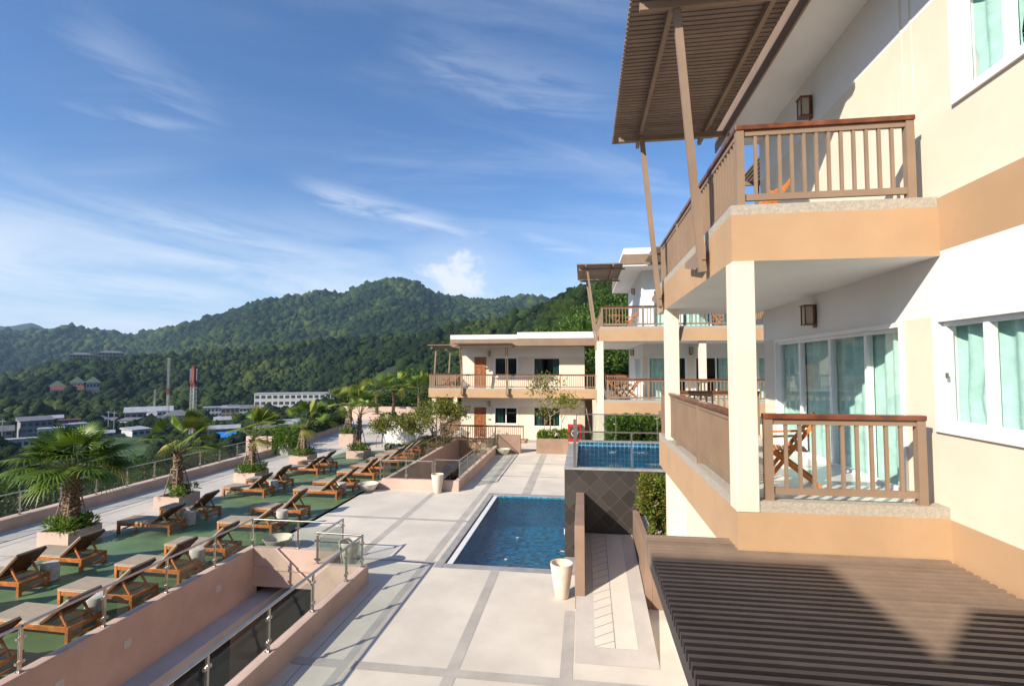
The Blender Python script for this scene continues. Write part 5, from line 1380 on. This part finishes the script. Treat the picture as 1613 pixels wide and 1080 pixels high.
# ------------------------------------------------------------------ the town in the valley
def polar(az, r): return r * math.sin(R(az)), r * math.cos(R(az))
def ground_hit(az, tn, lo=120, hi=1500):
    """range at which the line of sight with slope tn meets the ground on bearing az"""
    r = np.arange(lo, hi, 4.0); g = height(np.full_like(r, az), r); s = 5.3 + r * tn
    k = np.argmax(g >= s); return float(r[k]) if (g >= s).any() else hi
CLEAR = []
def house(label, az, r, w, d, h, roof='flat', wall='house_white', rmat='roof_grey', rows=2, cols=5, rot=0.0, cat='house', name='house', z=None, group=None, eave=.6, slope=.28):
    if 'green roofs' not in label and name == 'house' and 'red roofed' not in label: w, d, h = w * .54, d * .6, h * .58
    if name == 'hall': w, h = w * .6, h * .6
    x, y = polar(az, r); z = ground_z(x, y) if z is None else z
    CLEAR.append((az, r, w, d))
    T = thing(name, label, cat, (x, y, z), group); T.rotation_euler = (0, 0, R(-az + rot))
    mb = MB(); mb.box(-w / 2, w / 2, -d / 2, d / 2, -6, h); mb.build('wall', wall, T, local=True)
    mb = MB()
    if roof == 'flat': mb.box(-w / 2 - .3, w / 2 + .3, -d / 2 - .3, d / 2 + .3, h, h + .7)
    elif roof == 'gable':
        rh = (d / 2 + eave) * slope * 2; mb.prism([(-d / 2 - eave, h), (d / 2 + eave, h), (0, h + rh)], 'x', -w / 2 - eave, w / 2 + eave)
    elif roof == 'hip':
        a, b_ = w / 2 + eave, d / 2 + eave; rh = b_ * slope * 2; k = max(a - b_, .2)
        mb.add([(-a, -b_, h), (a, -b_, h), (a, b_, h), (-a, b_, h), (-k, 0, h + rh), (k, 0, h + rh)], [(0, 1, 5, 4), (1, 2, 5), (2, 3, 4, 5), (3, 0, 4), (3, 2, 1, 0)])
    elif roof == 'shed':
        mb.prism([(-d / 2 - eave, h + .2), (d / 2 + eave, h + .2), (d / 2 + eave, h + d * slope), (-d / 2 - eave, h + .5)], 'x', -w / 2 - eave, w / 2 + eave)
    mb.build('roof', rmat, T, local=True)
    fh = h / rows
    for j in range(rows):
        for i in range(cols):
            mb = MB(); cw = w / cols; x0 = -w / 2 + (i + .16) * cw
            mb.box(x0, x0 + cw * .68, -d / 2 - .06, -d / 2 + .1, j * fh + fh * .30, j * fh + fh * .78)
            mb.build('window', 'win_dark', T, local=True)
    return T
LW = house('long white apartment block with rows of dark windows at the foot of the hills', -28.0, 455, 108, 14, 15.0, 'flat', 'house_white', 'roof_white', 3, 24, rot=-8, cat='building', name='apartment_block', z=-31.5)
house('grey three storey house with a slanting roof at the far left of the town', -51.0, 345, 22, 12, 15.5, 'shed', 'house_grey', 'roof_grey', 3, 5, rot=10)
house('white two storey house in front of the grey house at the left of the town', -50.0, 325, 17, 10, 10.5, 'flat', 'house_white', 'roof_white', 2, 4, rot=-5)
house('low white house at the left edge of the town', -51.9, 312, 20, 9, 5.5, 'flat', 'house_white', 'roof_white', 1, 5)
house('pale grey house beside the white house, flat roofed', -48.6, 345, 18, 12, 10, 'flat', 'house_grey', 'roof_white', 2, 4, rot=12)
house('dark roofed building at the very left edge of the town', -53.4, 340, 24, 12, 9, 'gable', 'house_tan', 'roof_grey', 2, 5)
for a, tn, lab in ((-49.75, -.0335, 'left one of three small cream houses with green roofs'), (-48.50, -.0285, 'middle one of three small cream houses with green roofs'), (-47.45, -.0285, 'right one of three small cream houses with green roofs')):
    house(lab, a, ground_hit(a, tn - .004), 10, 10, 6.0, 'hip', 'house_white', 'roof_green', 1, 4, group='green roofed houses', slope=.45, eave=1.2)
house('red roofed house below the green roofed houses', -49.1, ground_hit(-49.1, -.041), 22, 10, 4.5, 'gable', 'house_tan', 'roof_red', 1, 4, slope=.35)
house('tan house with an orange terrace between the white houses and the trees', -48.9, 395, 18, 10, 7, 'flat', 'house_tan', 'roof_red', 2, 4)
house('low open shed with a pale metal roof in front of a clump of trees', -46.6, 330, 15, 9, 4, 'gable', 'house_grey', 'roof_white', 1, 3, slope=.18)
for a, tn, w, lab in ((-48.3, .0090, 26, 'brown hotel block on the ridge, left'), (-46.3, .0125, 30, 'brown hotel block on the ridge, right')):
    house(lab, a, 950, w, 14, 9, 'hip', 'house_tan', 'roof_grey', 2, 7, z=5.3 + 950 * tn, group='hotel blocks on the ridge', cat='building', name='hotel', slope=.2)
house('long hall with a pale blue grey roof and colourful boards behind the second palm', -43.4, 430, 44, 16, 9, 'gable', 'house_tan', 'roof_white', 1, 8, slope=.18, cat='building', name='hall')
house('building with a grey hipped roof and white posts beside the thin mast', -41.2, 395, 26, 16, 8, 'hip', 'house_white', 'roof_grey', 1, 6, slope=.30)
house('white garage with a pale roof left of the second palm crown', -44.3, 330, 16, 18, 5, 'shed', 'house_white', 'roof_white', 1, 3, rot=25, slope=.1)
house('small white house right of the thin mast', -42.4, 410, 11, 9, 11, 'flat', 'house_white', 'roof_white', 2, 2)
house('grey roofed shed between the mast and the red and white tower', -39.9, 400, 22, 12, 6, 'gable', 'house_white', 'roof_grey', 1, 4, slope=.2)
house('long shed with a white roof behind the third palm', -37.4, 300, 26, 14, 7, 'gable', 'house_grey', 'roof_white', 1, 5, slope=.16)
house('pinkish building with dark windows behind the third palm', -36.9, 400, 20, 12, 12, 'flat', 'house_tan', 'roof_white', 2, 4)
house('white building with a blue awning behind the palms', -38.2, 420, 26, 12, 11, 'flat', 'house_white', 'roof_white', 2, 6)
house('grey roofed house behind the pot with the grassy bush', -33.6, 300, 20, 14, 6, 'hip', 'house_tan', 'roof_grey', 1, 4)
house('white house behind the fourth palm', -31.6, 310, 18, 12, 6.5, 'gable', 'house_white', 'roof_white', 1, 4)
house('dark roofed white house left of the long apartment block', -35.3, 420, 22, 12, 9, 'gable', 'house_white', 'roof_grey', 2, 5)
rh = random.Random(21)
for k in range(9):
    house('small low house with a dull roof among the trees of the town', rh.uniform(-52.5, -36.5), rh.uniform(350, 470), rh.uniform(10, 18), rh.uniform(9, 14), rh.uniform(4.5, 7), rh.choice(['gable', 'hip', 'gable', 'shed']), rh.choice(['house_white', 'house_tan', 'house_grey']), rh.choice(['roof_grey', 'roof_white', 'roof_red', 'roof_grey']), 1, 3, rot=rh.uniform(-40, 40), group='small houses in the town')
x, y = polar(-37.2, 262); mb = MB(); mb.prism([(-5, 2.4), (5, 2.4), (0, 4.4)], 'x', -4, 4); o = mb.build('tarpaulin', 'tarp_blue', local=True); o.location = (x, y, ground_z(x, y) + 2); o.rotation_euler = (0, 0, .7); tag(o, 'bright blue tarpaulin roof among the valley trees', 'tarpaulin')
def lattice(label, az, r, H, w, bands, cat, name, cage=False):
    x, y = polar(az, r); z = ground_z(x, y); T = thing(name, label, cat, (x, y, z))
    CLEAR.append((az, r, 8, 8))
    for z0, z1, mat in bands:
        mb = MB(); n = max(1, round((z1 - z0) / (w * 1.1)))
        for sx in (-1, 1):
            for sy in (-1, 1): mb.bar((sx * w / 2, sy * w / 2, z0), (sx * w / 2, sy * w / 2, z1), w * .13, w * .13)
        for k in range(n):
            a, b_ = z0 + (z1 - z0) * k / n, z0 + (z1 - z0) * (k + 1) / n
            for s in (-1, 1):
                mb.bar((-w / 2, s * w / 2, a), (w / 2, s * w / 2, b_), w * .08, w * .08); mb.bar((s * w / 2, -w / 2, b_), (s * w / 2, w / 2, a), w * .08, w * .08)
                mb.bar((-w / 2, s * w / 2, b_), (w / 2, s * w / 2, b_), w * .08, w * .08); mb.bar((w / 2, s * w / 2, a), (-w / 2, s * w / 2, b_), w * .08, w * .08)
        mb.build('lattice_section', mat, T, local=True)
    if cage:
        mb = MB(); mb.lathe([(w * .60, H - 7.5), (w * .60, H)], 0, 0, 10); mb.build('antenna_drum', 'tower_red', T, local=True)
        for k in range(6):
            a = k * 1.047; mb = MB(); mb.box(-.18, .18, -.15, .15, H - 6.5, H - .8); p = mb.build('antenna_panel', 'tower_white', T, local=True); p.location = (w * .85 * math.cos(a), w * .85 * math.sin(a), 0); p.rotation_euler = (0, 0, a)
    return T
lattice('red and white telecom tower with a drum of antennas', -40.0, 285, 35.5, 1.8, [(-3, 6, 'tower_white'), (6, 14, 'tower_red'), (14, 26, 'tower_white'), (26, 29, 'tower_red')], 'tower', 'telecom_tower', True)
lattice('thin red and white lattice mast standing in the town', -42.0, 400, 40, 1.1, [(-3, 8, 'house_grey'), (8, 18, 'tower_white'), (18, 22, 'tower_red'), (22, 41.5, 'house_grey')], 'mast', 'radio_mast')
lattice('short thin lattice mast behind the taller mast', -43.0, 430, 18, .9, [(-3, 20, 'house_grey')], 'mast', 'radio_mast')
for az, r, lab in ((-45.9, 345, 'utility pole with a crossarm behind the shed'), (-46.3, 350, 'utility pole nearer the shed'), (-52.9, 320, 'utility pole at the left edge of the town')):
    x, y = polar(az, r); T = thing('utility_pole', lab, 'pole', (x, y, ground_z(x, y)), 'utility poles in the valley')
    mb = MB(); mb.tube([(0, 0, -1), (0, 0, 12)], .22, 6); mb.build('pole', 'house_grey', T, local=True)
    mb = MB(); mb.bar((-1.6, 0, 11), (1.6, 0, 11), .2, .2); mb.build('crossarm', 'house_grey', T, local=True)
# a green field in the valley
azs = np.linspace(-50.5, -43.2, 26); rr_ = np.linspace(205, 318, 16)
A_, B_ = np.meshgrid(azs, rr_); Z_ = height(A_, B_) + 0.5
V = np.stack([B_ * np.sin(np.radians(A_)), B_ * np.cos(np.radians(A_)), Z_], -1).reshape(-1, 3)
i_, j_ = np.meshgrid(np.arange(15), np.arange(25), indexing='ij')
F = np.stack([i_ * 26 + j_, i_ * 26 + j_ + 1, (i_ + 1) * 26 + j_ + 1, (i_ + 1) * 26 + j_], -1).reshape(-1, 4)[:, ::-1]
structure(npmesh('field', V, F, 'grass', smooth=True))

# ------------------------------------------------------------------ forest on the hills: uncountable crowns
def ico(sub):
    bm = bmesh.new(); bmesh.ops.create_icosphere(bm, subdivisions=sub, radius=1.0)
    V = np.array([v.co[:] for v in bm.verts]); F = np.array([[v.index for v in f.verts] for f in bm.faces]); bm.free(); return V, F
def crown_variants(sub, n, amp, seed):
    V, F = ico(sub); out = []
    for k in range(n):
        rg = np.random.default_rng(seed + k)
        d = 1 + amp * (rg.random(len(V)) - .5) + .35 * (np.array([vnoise(np.array([v[0] * 1.6 + k * 9]), np.array([v[1] * 1.6 + v[2] * 1.3]), k)[0] for v in V]) - .5)
        out.append((V * d[:, None]).astype(np.float32))
    return out, F
mfo = bpy.data.materials.new('forest_leaves'); mfo.use_nodes = True
t = NT(mfo.node_tree); b = mfo.node_tree.nodes['Principled BSDF']
at = t.n('ShaderNodeAttribute'); at.attribute_name = 'tint'
po = t.n('ShaderNodeNewGeometry').outputs['Position']
c = t.mix(t.ss(at.outputs['Fac'], 0, .55), (0.010, 0.026, 0.006), (0.034, 0.066, 0.011)); c = t.mix(t.ss(at.outputs['Fac'], .55, 1), c, (0.090, 0.118, 0.020))
nf = t.noise(po, 0.9, 4, 0.7)
c = t.mix(t.ss(nf, .35, .65), t.mix(1.0, c, (.35, .38, .35), 'MULTIPLY'), c)
t.put(b.inputs['Base Color'], c); b.inputs['Roughness'].default_value = .8; b.inputs['Specular IOR Level'].default_value = .15
bn = t.n('ShaderNodeBump'); bn.inputs['Strength'].default_value = 1.0; bn.inputs['Distance'].default_value = 1.6
t.put(bn.inputs['Height'], t.noise(po, .8, 4, .7)); mfo.node_tree.links.new(bn.outputs[0], b.inputs['Normal'])
M['forest_leaves'] = mfo
def clump_variants(n, seed, lumps=5):
    V, F = ico(1); out = []
    for k in range(n):
        rg = np.random.default_rng(seed + k * 3); Vs = []
        for j in range(lumps):
            a = 6.28 * j / (lumps - 1) + rg.uniform(-.5, .5); q = 0 if j == 0 else rg.uniform(.42, .66)
            c = np.array([q * math.cos(a), q * math.sin(a), .38 if j == 0 else rg.uniform(-.30, .28)])
            Vs.append(V * (rg.uniform(.44, .62) * (1 + .55 * (rg.random((len(V), 1)) - .5))) + c)
        out.append(np.concatenate(Vs).astype(np.float32))
    return out, np.concatenate([F + j * len(V) for j in range(lumps)])
def scatter(r0, r1, spacing, az0, az1, seed, dens=None):
    rg = np.random.default_rng(seed); P = []
    r = r0
    while r < r1:
        s = spacing(r); n = int(R(az1 - az0) * r / s)
        az = az0 + (np.arange(n) + rg.uniform(-.45, .45, n)) * (az1 - az0) / n; rr = r + rg.uniform(-.45, .45, n) * s
        P.append(np.stack([az, rr], 1)); r += s
    return np.concatenate(P)
def forest(name, pts, rad, sub, seed, lift=.35, flat=.8, maxtan=None):
    rg = np.random.default_rng(seed)
    az, r = pts[:, 0], pts[:, 1]; z = height(az, r)
    # leave out what the hills in front hide
    grid = np.arange(-80, 30, .5); rq = np.geomspace(60, 3200, 280)
    G, Q = np.meshgrid(grid, rq, indexing='ij'); T_ = (height(G, Q) - 5.3) / Q; mx = np.maximum.accumulate(T_, 1)
    gi = np.clip(((az + 80) / .5).astype(int), 0, len(grid) - 1); qi = np.clip(np.searchsorted(rq, r) - 4, 0, len(rq) - 1)
    tn = (z + 14 - 5.3) / r
    keep = tn > mx[gi, qi] - .008
    for a, rb, w, d in CLEAR:
        near = (np.abs(r - rb) < d / 2 + 7) & (np.abs(np.radians(az - a)) * r < w / 2 + 6)
        front = (r < rb) & (r > rb * .94) & (np.abs(np.radians(az - a)) * r < w / 2 + 2)
        keep &= ~(near | front)
    keep &= ~((az > -50.5) & (az < -43.2) & (r > 205) & (r < 318))
    clear = vnoise(az * .9, r / 60, 77)
    keep &= ~((r < 430) & (clear < .16) & (az < -24) & (r > 170))
    az, r, z = az[keep], r[keep], z[keep]
    vs, F = clump_variants(5, seed) if sub == 2 else crown_variants(sub, 5, .55, seed)
    n = len(az); s = rad(r) * np.clip(np.exp(rg.normal(-.16, .40, n)), .36, 2.1); var = rg.integers(0, 5, n)
    base = np.stack(vs)[var]                                   # n, nv, 3
    a = rg.uniform(0, 6.28, n); ca, sa = np.cos(a)[:, None], np.sin(a)[:, None]
    X = (base[:, :, 0] * ca - base[:, :, 1] * sa) * s[:, None]; Y = (base[:, :, 0] * sa + base[:, :, 1] * ca) * s[:, None]; Zz = base[:, :, 2] * (s * rg.uniform(flat * .9, flat * 1.7, n))[:, None]
    cx, cy, cz = r * np.sin(np.radians(az)), r * np.cos(np.radians(az)), z + s * lift + 1.0
    Vv = np.stack([X + cx[:, None], Y + cy[:, None], Zz + cz[:, None]], -1).reshape(-1, 3)
    nv = base.shape[1]
    Ff = (F[None] + (np.arange(n) * nv)[:, None, None]).reshape(-1, 3)
    patch = vnoise(cx / 70, cy / 70, 5); tt = np.clip(1.15 * (patch - .5) + .40 + rg.uniform(-.38, .38, n), 0, 1)
    return structure(npmesh(name, Vv, Ff, 'forest_leaves', None, np.repeat(tt, nv), smooth=False), 'stuff')
f1 = forest('forest', scatter(95, 420, lambda r: 5.5, -66, -3, 1), lambda r: 3.3 + 0 * r, 2, 10)
f2 = forest('forest', scatter(420, 1010, lambda r: 5.6 + (r - 420) * .003, -62, 14, 2), lambda r: 4.5 + (r - 420) * .0018, 2, 20)
f3 = forest('forest', scatter(1010, 3150, lambda r: 8.2 + (r - 1000) * .003, -60, 12, 3), lambda r: 5.6 + (r - 1000) * .0024, 1, 30)
f4 = forest('forest', scatter(62, 420, lambda r: 5.2, -3, 26, 4), lambda r: 3.6 + 0 * r, 2, 40)

# ------------------------------------------------------------------ air
mb = MB(); mb.box(-5200, 5200, -5200, 5200, -60, 420)
hz = mb.build('haze', 'black'); hz['kind'] = 'stuff'
mh = bpy.data.materials.new('haze_air'); mh.use_nodes = True
for nd in list(mh.node_tree.nodes): mh.node_tree.nodes.remove(nd)
t = NT(mh.node_tree); pv = t.n('ShaderNodeVolumePrincipled'); pv.inputs['Density'].default_value = 0.00009
t.put(pv.inputs['Color'], (0.50, 0.74, 1.0)); pv.inputs['Anisotropy'].default_value = 0.0
o_ = t.n('ShaderNodeOutputMaterial'); mh.node_tree.links.new(pv.outputs[0], o_.inputs['Volume'])
hz.data.materials.clear(); hz.data.materials.append(mh)
